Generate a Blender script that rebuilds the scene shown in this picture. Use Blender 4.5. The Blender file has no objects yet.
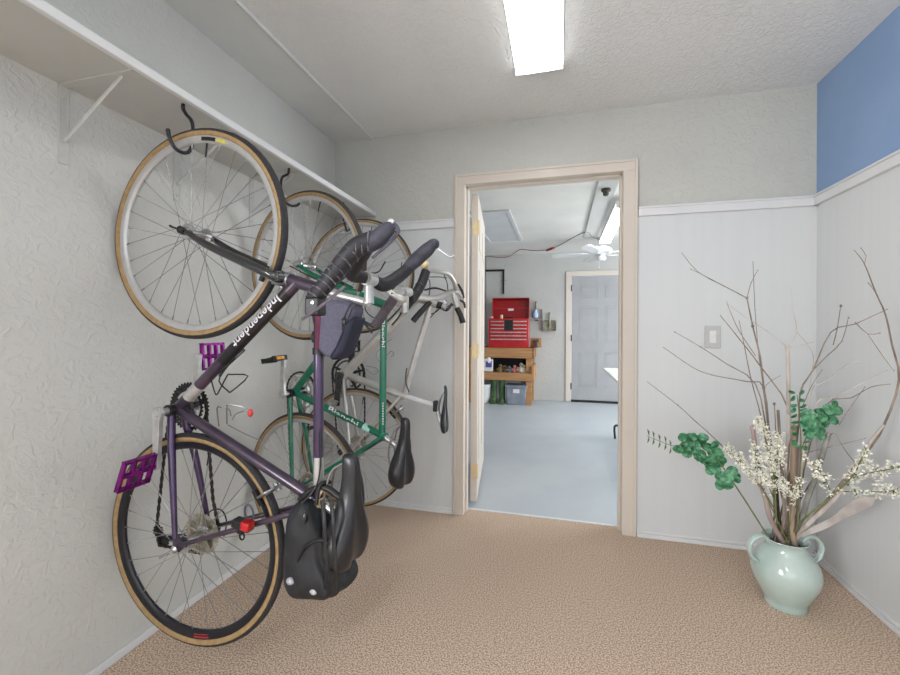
import bpy, math, random
from mathutils import Vector, Matrix
random.seed(7)
C = bpy.context.scene.collection
sc = bpy.context.scene

# ------------------------------------------------------------------ camera
F, YAW, ROLL, CY, CH = 416.89, 0.258, 0.0051, 329.47, 1.148
def cam_axes():
    f = Vector((-math.sin(YAW), math.cos(YAW), 0)); r = Vector((math.cos(YAW), math.sin(YAW), 0)); u = Vector((0, 0, 1))
    c, s = math.cos(ROLL), math.sin(ROLL)
    return r*c+u*s, -r*s+u*c, f
CR, CU, CF = cam_axes(); CO = Vector((0, 0, CH))
cd = bpy.data.cameras.new('camera'); cam = bpy.data.objects.new('camera', cd); C.objects.link(cam)
cd.sensor_width = 36; cd.lens = F/900*36; cd.shift_y = (CY-337.5)/900; cd.clip_start = 0.02
m = Matrix((( CR.x, CU.x, -CF.x, 0), (CR.y, CU.y, -CF.y, 0), (CR.z, CU.z, -CF.z, CH), (0, 0, 0, 1)))
cam.matrix_world = m
sc.camera = cam

# ------------------------------------------------------------------ light and exposure
w = bpy.data.worlds.new('world'); sc.world = w; w.use_nodes = True
w.node_tree.nodes['Background'].inputs[0].default_value = (0.75, 0.85, 1.0, 1); w.node_tree.nodes['Background'].inputs[1].default_value = 0.6
sc.view_settings.view_transform = 'Standard'; sc.view_settings.look = 'None'; sc.view_settings.gamma = 1
sc.view_settings.use_curve_mapping = False
sc.view_settings.exposure = 0.93
def area(name, loc, rot, sx, sy, power, col=(1, 1, 1)):
    l = bpy.data.lights.new(name, 'AREA'); l.shape = 'RECTANGLE'; l.size = sx; l.size_y = sy; l.energy = power; l.color = col
    o = bpy.data.objects.new(name, l); o.location = loc; o.rotation_euler = rot; C.objects.link(o); return o
# fill at added, unseen windows, and assumed daylight from the garage's right side
area('rear_fill_light', (0.1, -2.85, 1.35), (math.radians(90), 0, 0), 2.0, 1.5, 8, (0.97, 0.985, 1))  # added fill from behind the camera; no window is seen there
area('side_fill_light', (-1.70, -1.45, 1.3), (math.radians(90), 0, math.radians(-90)), 1.5, 1.0, 84, (0.97, 0.985, 1))  # added fill to lift the right wall; no window is seen
area('garage_side_daylight', (3.9, 4.8, 1.25), (0, math.radians(90), 0), 2.1, 3.2, 105, (0.93, 0.97, 1))  # assumed daylight; no opening is seen on this side
LAMP_A, FILL_B, LAMP_G = 5.2, 12.5, 11.0

# ------------------------------------------------------------------ helpers
def lin(c):
    return tuple(((v/255)/12.92 if v/255 <= .04045 else ((v/255+.055)/1.055)**2.4) for v in c) + (1,)
def mat(name, col, rough=.5, metal=0, col2=None, scale=50, bump=0, bscale=None, detail=3, emit=0, coat=0, ramp=(.4, .6), stretch=None, sub=0, spec=None):
    mt = bpy.data.materials.new(name); mt.use_nodes = True; nt = mt.node_tree; b = nt.nodes['Principled BSDF']
    b.inputs['Base Color'].default_value = lin(col); b.inputs['Roughness'].default_value = rough; b.inputs['Metallic'].default_value = metal
    if coat: b.inputs['Coat Weight'].default_value = coat
    if spec is not None: b.inputs['Specular IOR Level'].default_value = spec
    tc = nt.nodes.new('ShaderNodeTexCoord'); mp = nt.nodes.new('ShaderNodeMapping'); nt.links.new(tc.outputs['Object'], mp.inputs[0])
    if stretch: mp.inputs['Scale'].default_value = stretch
    if col2 is None: col2 = tuple(max(0, v-5) for v in col)
    n = nt.nodes.new('ShaderNodeTexNoise'); n.inputs['Scale'].default_value = scale; n.inputs['Detail'].default_value = detail
    nt.links.new(mp.outputs[0], n.inputs['Vector'])
    r = nt.nodes.new('ShaderNodeValToRGB'); r.color_ramp.elements[0].position = ramp[0]; r.color_ramp.elements[1].position = ramp[1]
    r.color_ramp.elements[0].color = lin(col); r.color_ramp.elements[1].color = lin(col2)
    nt.links.new(n.outputs['Fac'], r.inputs[0]); nt.links.new(r.outputs[0], b.inputs['Base Color'])
    if bump:
        n2 = nt.nodes.new('ShaderNodeTexNoise'); n2.inputs['Scale'].default_value = bscale or scale; n2.inputs['Detail'].default_value = 4
        nt.links.new(mp.outputs[0], n2.inputs['Vector'])
        bp = nt.nodes.new('ShaderNodeBump'); bp.inputs['Strength'].default_value = 1; bp.inputs['Distance'].default_value = bump
        nt.links.new(n2.outputs['Fac'], bp.inputs['Height']); nt.links.new(bp.outputs[0], b.inputs['Normal'])
    if emit:
        b.inputs['Emission Color'].default_value = lin(col); b.inputs['Emission Strength'].default_value = emit
    return mt
def plaster(name, col, scale, dist, lo=.45, hi=.62):
    mt = mat(name, col, .8, col2=tuple(v-3 for v in col), scale=3)
    nt = mt.node_tree; b = nt.nodes['Principled BSDF']; tc = [n for n in nt.nodes if n.type == 'TEX_COORD'][0]
    n = nt.nodes.new('ShaderNodeTexNoise'); n.inputs['Scale'].default_value = scale; n.inputs['Detail'].default_value = 5; n.inputs['Distortion'].default_value = 1.2
    nt.links.new(tc.outputs['Object'], n.inputs['Vector'])
    mr = nt.nodes.new('ShaderNodeMapRange'); mr.inputs[1].default_value = lo; mr.inputs[2].default_value = hi; mr.interpolation_type = 'SMOOTHSTEP'
    nt.links.new(n.outputs['Fac'], mr.inputs[0])
    bp = nt.nodes.new('ShaderNodeBump'); bp.inputs['Distance'].default_value = dist; nt.links.new(mr.outputs[0], bp.inputs['Height'])
    nt.links.new(bp.outputs[0], b.inputs['Normal'])
    return mt

class MB:
    def __init__(s): s.v = []; s.f = []; s.m = []; s.cur = 0
    def add(s, vs, fs):
        b = len(s.v); s.v += [tuple(v) for v in vs]; s.f += [tuple(i+b for i in f) for f in fs]; s.m += [s.cur]*len(fs); return s
    def box(s, a, b, M=None):
        x0, y0, z0 = a; x1, y1, z1 = b
        vs = [Vector(p) for p in ((x0,y0,z0),(x1,y0,z0),(x1,y1,z0),(x0,y1,z0),(x0,y0,z1),(x1,y0,z1),(x1,y1,z1),(x0,y1,z1))]
        if M: vs = [M @ v for v in vs]
        return s.add(vs, [(0,3,2,1),(4,5,6,7),(0,1,5,4),(1,2,6,5),(2,3,7,6),(3,0,4,7)])
    def tube(s, pts, r, n=8, smooth=0, cap=True, flat=1.0, closed=False, up=None):
        P = [Vector(p) for p in pts]; R = list(r) if hasattr(r, '__len__') else [r]*len(P)
        if smooth and len(P) > 2:
            Q, S = [], []
            for i in range(len(P)-1):
                p0 = P[i-1] if i else P[i]*2-P[i+1]; p1 = P[i]; p2 = P[i+1]; p3 = P[i+2] if i+2 < len(P) else P[i+1]*2-P[i]
                for k in range(smooth):
                    t = k/smooth; Q.append(.5*((2*p1)+(p2-p0)*t+(2*p0-5*p1+4*p2-p3)*t*t+(3*p1-p0-3*p2+p3)*t**3)); S.append(R[i]*(1-t)+R[i+1]*t)
            Q.append(P[-1]); S.append(R[-1]); P, R = Q, S
        T = []
        for i in range(len(P)):
            a = P[max(0, i-1)]; b = P[min(len(P)-1, i+1)]
            if closed: a = P[i-1]; b = P[(i+1) % len(P)]
            d = (b-a); T.append(d.normalized() if d.length > 1e-9 else Vector((0, 0, 1)))
        nrm = Vector(up) if up else (Vector((0, 0, 1)) if abs(T[0].z) < .9 else Vector((1, 0, 0)))
        vs, fs = [], []
        for i, p in enumerate(P):
            nrm = (nrm - T[i]*nrm.dot(T[i])); nrm = nrm.normalized() if nrm.length > 1e-6 else T[i].orthogonal().normalized()
            bn = T[i].cross(nrm)
            for k in range(n):
                a = 2*math.pi*k/n; vs.append(p+(nrm*math.cos(a)+bn*math.sin(a)*flat)*R[i])
        L = len(P)
        for i in range(L if closed else L-1):
            j = (i+1) % L
            for k in range(n):
                k2 = (k+1) % n; fs.append((i*n+k, i*n+k2, j*n+k2, j*n+k))
        if cap and not closed: fs.append(tuple(range(n))[::-1]); fs.append(tuple((L-1)*n+k for k in range(n)))
        return s.add(vs, fs)
    def lathe(s, prof, c=(0, 0, 0), ax='z', n=24, M=None):
        vs, fs = [], []; c = Vector(c)
        for (r, h) in prof:
            for k in range(n):
                a = 2*math.pi*k/n; p = {'z': (r*math.cos(a), r*math.sin(a), h), 'y': (r*math.sin(a), h, r*math.cos(a)), 'x': (h, r*math.cos(a), r*math.sin(a))}[ax]
                p = Vector(p); vs.append((M @ (p+c)) if M else p+c)
        for i in range(len(prof)-1):
            for k in range(n):
                k2 = (k+1) % n; fs.append((i*n+k, i*n+k2, (i+1)*n+k2, (i+1)*n+k))
        if prof[0][0] > 1e-6: fs.append(tuple(range(n))[::-1])
        if prof[-1][0] > 1e-6: fs.append(tuple((len(prof)-1)*n+k for k in range(n)))
        return s.add(vs, fs)
    def prism(s, poly, h0, h1, ax='y', M=None):
        def p3(a, b, h): return {'y': (a, h, b), 'z': (a, b, h), 'x': (h, a, b)}[ax]
        n = len(poly); vs = [Vector(p3(a, b, h0)) for a, b in poly]+[Vector(p3(a, b, h1)) for a, b in poly]
        if M: vs = [M @ v for v in vs]
        return s.add(vs, [tuple(range(n))[::-1], tuple(range(n, 2*n))]+[(i, (i+1) % n, (i+1) % n+n, i+n) for i in range(n)])
    def ball(s, c, r, n=10, sq=(1, 1, 1)):
        c = Vector(c); vs, fs = [], []; k = n//2
        for i in range(k+1):
            th = math.pi*i/k
            for j in range(n):
                ph = 2*math.pi*j/n; vs.append(c+Vector((math.sin(th)*math.cos(ph)*sq[0], math.sin(th)*math.sin(ph)*sq[1], math.cos(th)*sq[2]))*r)
        for i in range(k):
            for j in range(n): fs.append((i*n+j, (i+1)*n+j, (i+1)*n+(j+1) % n, i*n+(j+1) % n))
        return s.add(vs, fs)
    def mesh(s, name, mats, ang=40):
        me = bpy.data.meshes.new(name); me.from_pydata(s.v, [], s.f)
        for mt in (mats if isinstance(mats, (list, tuple)) else [mats]): me.materials.append(mt)
        me.polygons.foreach_set('material_index', s.m); me.validate(); me.update()
        import bmesh
        b = bmesh.new(); b.from_mesh(me); bmesh.ops.remove_doubles(b, verts=b.verts, dist=1e-6); bmesh.ops.recalc_face_normals(b, faces=b.faces); b.to_mesh(me); b.free()
        me.shade_smooth(); me.set_sharp_from_angle(angle=math.radians(ang))
        return me
    def build(s, name, mats, parent=None, bevel=0, ang=40, label=None):
        return link(name, s.mesh(name, mats, ang), parent, bevel, label)
def link(name, me, parent=None, bevel=0, label=None):
    o = bpy.data.objects.new(name, me); C.objects.link(o)
    if parent: o.parent = parent
    if bevel:
        md = o.modifiers.new('bevel', 'BEVEL'); md.width = bevel; md.segments = 2; md.limit_method = 'ANGLE'
    if label: o['label'] = label
    return o
def tag(o, label, cat, group=None, kind=None):
    o['label'] = label; o['category'] = cat
    if group: o['group'] = group
    if kind: o['kind'] = kind
    return o
def thing(name, label, cat, loc=(0, 0, 0), rz=0, group=None):
    o = bpy.data.objects.new(name, None); C.objects.link(o); o.location = loc; o.rotation_euler = (0, 0, rz); o.empty_display_size = .05
    return tag(o, label, cat, group)
def struct(o): o['kind'] = 'structure'; return o
def mb(): return MB()
def ray(px, py): return CR*(px-450)+CU*(CY-py)+CF*F
def at_y(px, py, Y): d = ray(px, py); return CO+d*(Y/d.y)
def at_z(px, py, z): d = ray(px, py); return CO+d*((z-CH)/d.z)

# ------------------------------------------------------------------ materials
WALL_T = plaster('white_knockdown_plaster', (203, 203, 199), 34, .0011, .42, .66)
WALL_S = plaster('white_wall_paint', (192, 192, 186), 25, .0012)
CEIL = plaster('ceiling_texture', (232, 233, 232), 45, .0020, .42, .62)
PANEL = mat('white_bead_panel', (210, 212, 213), .4, col2=(208, 210, 211), scale=2, stretch=(14, 14, .2), bump=.00015, bscale=3)
TRIMW = mat('white_gloss_trim', (218, 218, 219), .3, col2=(214, 215, 216), scale=6)
SHELF = mat('painted_shelf_board', (192, 193, 189), .45, col2=(187, 188, 184), scale=5)
BLUE = mat('blue_wall_paint', (136, 162, 198), .7, col2=(132, 158, 195), scale=4, bump=.0006, bscale=200)
BEIGE = mat('cream_beige_casing', (210, 200, 189), .4, col2=(205, 195, 184), scale=4, stretch=(1, 1, .2))
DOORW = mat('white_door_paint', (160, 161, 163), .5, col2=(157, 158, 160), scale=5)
CARPET = mat('brown_loop_carpet', (219, 197, 177), .95, col2=(150, 126, 107), scale=185, detail=6, bump=.001, bscale=300, ramp=(.42, .60), spec=.1)
GFLOOR = mat('grey_blue_painted_concrete', (182, 189, 194), .45, col2=(177, 184, 191), scale=2.5, bump=.0004, bscale=60)
GWALL = plaster('garage_wall_paint', (184, 184, 181), 14, .001)
GCEIL = mat('garage_ceiling_paint', (222, 221, 216), .8, col2=(214, 213, 208), scale=2)
STEEL = mat('spoke_steel', (150, 150, 150), .35, .8)
CHROME = mat('polished_aluminium', (205, 205, 207), .22, .9, col2=(185, 185, 188), scale=20)
SILVER = mat('silver_alloy', (200, 200, 198), .35, .55, col2=(180, 180, 180), scale=30)
RIMS = mat('silver_rim', (186, 186, 186), .35, .35)
RIMB = mat('black_rim', (38, 38, 44), .3, .3)
TAN = mat('tan_sidewall', (164, 138, 98), .7, col2=(152, 124, 84), scale=60)
TREAD = mat('black_tread', (45, 43, 46), .75, col2=(34, 32, 34), scale=150, bump=.0006)
TREAD2 = mat('grey_black_tread', (58, 54, 56), .75, col2=(44, 42, 44), scale=150, bump=.0006)
PURP = mat('dark_purple_frame', (74, 60, 76), .3, .35, col2=(60, 50, 68), scale=12, coat=.5)
PURPV = mat('violet_frame_tube', (72, 52, 90), .25, .4, col2=(60, 44, 76), scale=12, coat=.5)
DARKT = mat('black_frame_decal', (34, 31, 36), .3, .1)
PEDP = mat('purple_anodised', (140, 26, 134), .25, .6, col2=(104, 14, 104), scale=40)
GREEN = mat('celeste_dark_green', (0, 108, 80), .25, 0, col2=(0, 98, 74), scale=10, coat=.6)
FSILV = mat('pearl_silver_frame', (196, 194, 190), .28, .4, col2=(182, 179, 174), scale=9, coat=.4)
BLACKP = mat('black_plastic', (28, 28, 30), .45, col2=(20, 20, 22), scale=60)
CARBON = mat('black_carbon', (46, 46, 48), .25, .1, coat=.7)
TAPE = mat('black_bar_tape', (38, 36, 42), .6, col2=(26, 25, 30), scale=90, bump=.0008)
TAPEW = mat('worn_tape_edge', (120, 116, 126), .7, col2=(60, 58, 68), scale=80)
HOODM = mat('grey_blue_rubber_hood', (50, 50, 63), .6, col2=(66, 65, 76), scale=40)
GREYT = mat('grey_foam_grip', (92, 84, 90), .7, col2=(74, 68, 76), scale=120)
SADL = mat('black_saddle_vinyl', (34, 34, 38), .3, col2=(30, 30, 33), scale=120, bump=.0002)
NYLON = mat('black_nylon', (34, 36, 40), .6, col2=(22, 23, 26), scale=18, bump=.006, bscale=16)
WHITEP = mat('white_lettering', (225, 222, 228), .5)
RED = mat('red_lens', (190, 20, 30), .2, col2=(150, 10, 22), scale=60, coat=.5)
REDR = mat('red_rubber', (200, 60, 60), .5)
AMBER = mat('amber_reflector', (235, 165, 40), .25, col2=(215, 140, 20), scale=60)
BRASS = mat('brass', (222, 202, 158), .4, .4)
HOOKM = mat('black_vinyl_hook', (34, 33, 42), .45)
GOLDS = mat('sprocket_steel', (196, 190, 174), .35, .7, col2=(165, 158, 142), scale=40)
CHAINM = mat('oily_chain', (66, 60, 58), .45, .6, col2=(40, 38, 38), scale=120)
LILAC = mat('lilac_grey_nylon', (92, 90, 108), .75, col2=(82, 80, 98), scale=150, bump=.0004)
MAROON = mat('maroon_nylon', (88, 28, 56), .7)
NAVY = mat('navy_nylon', (28, 30, 54), .7, col2=(22, 24, 44), scale=50)

# ------------------------------------------------------------------ room shell
LX, RX, YB, H, FY = -1.475, 1.2577, 2.5238, 2.406, -2.9
DX0, DX1, DZ = -0.572, 0.340, 2.043
WT = 0.12
b = mb(); b.box((LX-.2, FY-.1, -.08), (RX+.2, YB+.085, 0)); struct(b.build('floor', CARPET))
b = mb(); b.box((LX-.2, FY-.1, H), (RX+.2, YB, H+.1)); struct(b.build('ceiling', CEIL))
b = mb(); b.box((LX-.12, -.65, -.02), (LX, YB, H+.02)); b.box((LX-.12, FY, -.02), (LX, -2.25, H+.02)); b.box((LX-.12, -2.25, -.02), (LX, -.65, .75)); b.box((LX-.12, -2.25, 1.85), (LX, -.65, H+.02)); struct(b.build('wall_left', WALL_T))
b = mb()
for y in (-2.25, -1.47, -.69): b.box((LX-.08, y, .75), (LX-.04, y+.04, 1.85))
for z in (.75, 1.81): b.box((LX-.08, -2.25, z), (LX-.04, -.65, z+.04))
struct(b.build('added_window_2', TRIMW))  # unseen window, added so that light reaches the right wall
b = mb()
b.box((LX-.12, YB, -.02), (DX0-.02, YB+WT, 2.5)); b.box((DX1+.02, YB, -.02), (RX+.12, YB+WT, 2.5)); b.box((DX0-.02, YB, DZ+.02), (DX1+.02, YB+WT, 2.5))
struct(b.build('wall_back', WALL_S))
RAIL0, RAIL1 = 1.783, 1.835
b = mb(); b.cur = 0; b.box((RX, FY, -.02), (RX+.12, YB, RAIL0)); b.cur = 1; b.box((RX, FY, RAIL0), (RX+.12, YB, H+.02)); struct(b.build('wall_right', [PANEL, BLUE]))
b = mb(); wx0, wx1, wz0, wz1 = -.95, 1.1, .75, 2.1
b.box((LX-.12, FY-.12, -.02), (wx0, FY, H)); b.box((wx1, FY-.12, -.02), (RX+.12, FY, H)); b.box((wx0, FY-.12, -.02), (wx1, FY, wz0)); b.box((wx0, FY-.12, wz1), (wx1, FY, H)); struct(b.build('wall_front', WALL_S))
b = mb()
for x in (wx0, (wx0+wx1)/2-.02, wx1-.04): b.box((x, FY-.08, wz0), (x+.04, FY-.04, wz1))
for z in (wz0, wz1-.04): b.box((wx0, FY-.08, z), (wx1, FY-.04, z+.04))
struct(b.build('added_window_1', TRIMW))  # unseen window, added behind the camera for fill light
# wainscot panels on the back wall, left and right of the door, with faint vertical beads
for i, (x0, x1) in enumerate(((LX, -.640), (.418, RX))):
    b = mb(); b.box((x0, YB-.007, 0), (x1, YB, RAIL0))
    x = x0+.02
    o = struct(b.build('trim_%d' % (1+i), PANEL))
    b = mb(); b.box((x0, YB-.022, RAIL0), (x1, YB, RAIL1)); b.box((x0, YB-.028, RAIL1-.012), (x1, YB, RAIL1)); struct(b.build('trim_%d' % (3+i), TRIMW, bevel=.003))
    b = mb(); b.box((x0, YB-.02, 0), (x1, YB, .022)); b.box((x0, YB-.012, .022), (x1, YB, .034)); struct(b.build('baseboard_%s' % ('back_left', 'back_right')[i], TRIMW, bevel=.003))
b = mb(); b.box((RX-.022, FY, RAIL0), (RX, YB, RAIL1)); b.box((RX-.028, FY, RAIL1-.012), (RX, YB, RAIL1)); struct(b.build('trim_5', TRIMW, bevel=.003))
b = mb(); b.box((RX-.02, FY, 0), (RX, YB, .022)); b.box((RX-.012, FY, .022), (RX, YB, .034)); struct(b.build('baseboard_right', TRIMW, bevel=.003))
b = mb(); b.box((RX-.006, FY, .03), (RX, YB-.04, RAIL0)); struct(b.build('trim_6', PANEL))
b = mb(); b.box((LX, FY, 0), (LX+.008, YB, .03)); struct(b.build('baseboard_left', TRIMW, bevel=.003))
# smoother ceiling strip along the left wall and the rounded batten beside it
b = mb(); b.box((LX, FY, H-.004), (-1.2, YB, H)); struct(b.build('trim_7', mat('smooth_ceiling_strip', (220, 221, 219), .7, col2=(214, 215, 213), scale=3)))
b = mb(); b.tube([(-1.2006, FY+.01, H-.006), (-1.2006, YB-.004, H-.006)], .009, 10); struct(b.build('trim_8', TRIMW))
# casing and jamb of the doorway
b = mb()
for x0, x1 in ((-.6364, DX0), (DX1, .4154)):
    b.box((x0, YB-.016, 0), (x1, YB, DZ)); xo = x0 if x0 < 0 else x1-.014; b.box((xo, YB-.022, 0), (xo+.014, YB-.0161, DZ+.062))
b.box((-.6364, YB-.016, DZ), (.4154, YB, DZ+.062)); b.box((-.622, YB-.022, DZ+.048), (.401, YB-.0161, DZ+.062))
b.cur = 0
for x0, x1 in ((DX0-.02, DX0), (DX1, DX1+.02)): b.box((x0, YB-.002, 0), (x1, YB+WT+.002, DZ+.02))
b.box((DX0-.02, YB-.002, DZ), (DX1+.02, YB+WT+.002, DZ+.02))
b.box((DX0, YB+.035, 0), (DX0+.012, YB+.072, DZ)); b.box((DX1-.012, YB+.035, 0), (DX1, YB+.072, DZ)); b.box((DX0, YB+.035, DZ-.012), (DX1, YB+.072, DZ))
struct(b.build('trim_9', BEIGE, bevel=.002))
# screw holes along the hinge jamb are left plain; threshold strip
b = mb(); b.box((DX0, YB+.08, -.01), (DX1, YB+.1, .004)); struct(b.build('trim_10', TRIMW))

# garage beyond the doorway
GX0, GX1, GY = -2.6, 4.0, 6.98
Y2 = YB+WT
b = mb(); b.box((GX0-.1, YB+.085, -.08), (GX1+.1, GY+.1, -.003)); struct(b.build('floor_garage', GFLOOR))
b = mb(); b.box((GX0-.1, YB+.01, 2.4), (GX1+.1, GY+.1, 2.5)); struct(b.build('ceiling_garage', GCEIL))
b = mb(); b.box((GX0-.1, GY, 0), (.16, GY+.1, 2.4)); b.box((1.14, GY, 0), (GX1, GY+.1, 2.4)); b.box((.16, GY, 2.04), (1.14, GY+.1, 2.4)); struct(b.build('wall_garage_far', GWALL))
b = mb(); b.box((GX0-.1, Y2, -.01), (GX0, GY, 2.4)); struct(b.build('wall_garage_left', GWALL))
b = mb(); b.box((GX1, Y2, -.01), (GX1+.1, GY, .1)); b.box((GX1, Y2, 2.3), (GX1+.1, GY, 2.4)); b.box((GX1, Y2, .1), (GX1+.1, 3.1, 2.3)); b.box((GX1, 6.5, .1), (GX1+.1, GY, 2.3)); struct(b.build('wall_garage_right', GWALL))
b = mb(); b.box((GX0, YB+.01, -.01), (LX-.12, Y2, 2.4)); b.box((RX+.12, YB+.01, -.01), (GX1, Y2, 2.4)); struct(b.build('wall_garage_near', GWALL))
# far door: slab with six raised panels, casing and threshold
b = mb(); dx0, dx1 = .18, 1.09
b.box((dx0, GY-.01, .035), (dx1, GY+.03, 2.0))
for xa in (dx0+.12, dx0+.51):
    for z0, z1 in ((.24, .80), (.95, 1.52), (1.66, 1.86)):
        for k, (d, t) in enumerate(((0, .003), (.03, .002))):
            b.box((xa+d, GY-.01-t, z0+d), (xa+.28-d, GY-.01, z0+d+.012)); b.box((xa+d, GY-.01-t, z1-d-.012), (xa+.28-d, GY-.01, z1-d))
            b.box((xa+d, GY-.01-t, z0+d), (xa+d+.012, GY-.01, z1-d)); b.box((xa+.28-d-.012, GY-.01-t, z0+d), (xa+.28-d, GY-.01, z1-d))
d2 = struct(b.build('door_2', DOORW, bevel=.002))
for z in (.25, 1.02, 1.82):
    h = mb(); h.tube([(dx0-.004, GY-.018, z-.05), (dx0-.004, GY-.018, z+.05)], .009, 8); h.build('hinge', BLACKP, d2)
h = mb(); h.lathe([(.0, -.07), (.026, -.065), (.03, -.045), (.012, -.03), (.012, 0), (.03, 0)], (dx1-.07, GY-.01, .96), 'y', 16); h.build('door_knob', BRASS, d2)
b = mb(); b.box((.09, GY-.018, 0), (.175, GY+.02, 2.01)); b.box((1.10, GY-.018, 0), (1.185, GY+.02, 2.01)); b.box((.09, GY-.018, 2.01), (1.185, GY+.02, 2.09)); struct(b.build('trim_11', BEIGE, bevel=.003))
b = mb(); b.box((.175, GY-.02, 0), (1.1, GY+.05, .034)); struct(b.build('trim_12', BLACKP))
# soffit strip and attic hatch on the garage ceiling
b = mb(); b.box((.30, 3.2, 2.383), (.47, 5.9, 2.4)); struct(b.build('trim_13', SHELF, bevel=.003))
hx0, hx1, hy0, hy1 = -.95, -.55, 4.38, 5.85
t = thing('attic_hatch', 'grey attic hatch panel with white frame in the garage ceiling', 'hatch', ((hx0+hx1)/2, (hy0+hy1)/2, 2.39))
HATCH = mat('grey_hatch_board', (206, 209, 211), .7, col2=(200, 203, 206), scale=4)
b = mb(); b.box((hx0-t.location.x, hy0-t.location.y, 0), (hx1-t.location.x, hy1-t.location.y, .006)); b.build('hatch_panel', HATCH, t)
b = mb(); lx, ly = (hx1-hx0)/2, (hy1-hy0)/2
for (xa, ya, xb, yb) in ((-lx-.035, -ly-.035, lx+.035, -ly), (-lx-.035, ly, lx+.035, ly+.035), (-lx-.035, -ly, -lx, ly), (lx, -ly, lx+.035, ly)): b.box((xa, ya, -.008), (xb, yb, .009))
b.build('hatch_frame', TRIMW, t, bevel=.002)

# door leaf opened into the garage, seen almost edge-on
hp = Vector((-.560, Y2+.018, .03)); d1 = bpy.data.objects.new('door_1', None)
b = mb(); b.box((0, -.042, 0), (.90, 0, 2.0))
d1 = struct(b.build('door_1', [BEIGE], bevel=.002)); d1.location = hp; d1.rotation_euler = (0, 0, math.radians(97.3))
for z in (.20, .98, 1.78):
    h = mb(); h.box((-.0015, -.040, z-.045), (0, -.008, z+.045)); h.tube([(-.004, -.044, z-.047), (-.004, -.044, z+.047)], .005, 8)
    h.build('hinge', BRASS, d1)
b = mb()
for z0, z1 in ((.24, .80), (.95, 1.52), (1.66, 1.86)):
    for xa in (.12, .50): b.box((xa, -.046, z0), (xa+.28, -.042, z1))
b.build('door_panel', BEIGE, d1, bevel=.003)
h = mb(); h.lathe([(0, -.06), (.022, -.056), (.025, -.04), (.010, -.028), (.010, 0)], (.84, -.042, .86), 'y', 16); h.build('door_knob', TRIMW, d1)

# ------------------------------------------------------------------ long shelf, brackets and hooks
SZ, SE = 1.889, -1.168
t = thing('wall_shelf', 'long white painted shelf running high along the left wall above the bicycles', 'shelf', (LX, 0, SZ))
b = mb(); b.box((0, -2.6, 0), (SE-LX-.018, YB-.002, .019)); b.build('shelf_board', SHELF, t)
b = mb(); b.box((SE-LX-.018, -2.6, -.004), (SE-LX, YB-.002, .024)); b.build('edge_strip', TRIMW, t, bevel=.003)
blabels = ['white folding shelf bracket on the left wall, nearest the camera and clear of every wheel', 'white shelf bracket seen through the spokes of the purple bicycle front wheel', 'white shelf bracket behind the right edge of the purple bicycle front wheel']
for i, (Y, L) in enumerate(((.931, .24), (1.321, .24), (1.735, .24))):
    t = thing('shelf_bracket', blabels[i], 'bracket', (LX, Y, SZ), 0, 'brackets under the long shelf')
    b = mb(); b.box((0, -.012, -L), (.004, .012, 0)); b.tube([(.004, .012, -L), (.004, .012, -.01)], .0015, 6); b.tube([(.004, -.012, -L), (.004, -.012, -.01)], .0015, 6)
    for z in (-.04, -.1, -.17, -.215): b.lathe([(.004, 0), (.003, .003), (0, .0035)], (.004, 0, z), 'x', 8)
    b.build('wall_plate', SHELF, t)
    b = mb(); b.box((0, -.012, -.004), (.285, .012, 0)); b.build('shelf_arm', SHELF, t)
    b = mb(); b.tube([(.006, 0, -.17), (.235, 0, -.004)], .008, 6, flat=.35); b.build('brace', SHELF, t)

def hook(label, pts, r=.005):
    o = mb(); o.tube(pts, r, 8, smooth=5); o.ball(pts[-1], r*1.25, 8); return tag(o.build('storage_hook', HOOKM), label, 'hook', 'bicycle hooks under the shelf')

# ------------------------------------------------------------------ bicycles
class Bike:
    def __init__(s, name, label, R, Fr, al, cat='bicycle'):
        s.C = Vector(R); f = Vector(Fr)-s.C; s.wb = f.length; f.normalize()
        n = Vector((math.sin(al), math.cos(al), 0)); n -= f*n.dot(f); n.normalize(); u = n.cross(f)
        s.f, s.n, s.u = f, n, u
        t = thing(name, label, cat); lft = -n
        t.matrix_world = Matrix(((f.x, lft.x, u.x, s.C.x), (f.y, lft.y, u.y, s.C.y), (f.z, lft.z, u.z, s.C.z), (0, 0, 0, 1)))
        t.rotation_euler = t.matrix_world.to_euler(); s.t = t
    def L(s, px, py, y=0):                        # local point seen at a pixel, y metres to the left of the frame plane
        d = ray(px, py); k = ((s.C-CO).dot(s.n)-y)/d.dot(s.n); q = CO+d*k-s.C
        return Vector((q.dot(s.f), y, q.dot(s.u)))
    def W(s, v): return s.C+s.f*v[0]-s.n*v[1]+s.u*v[2]

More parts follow.
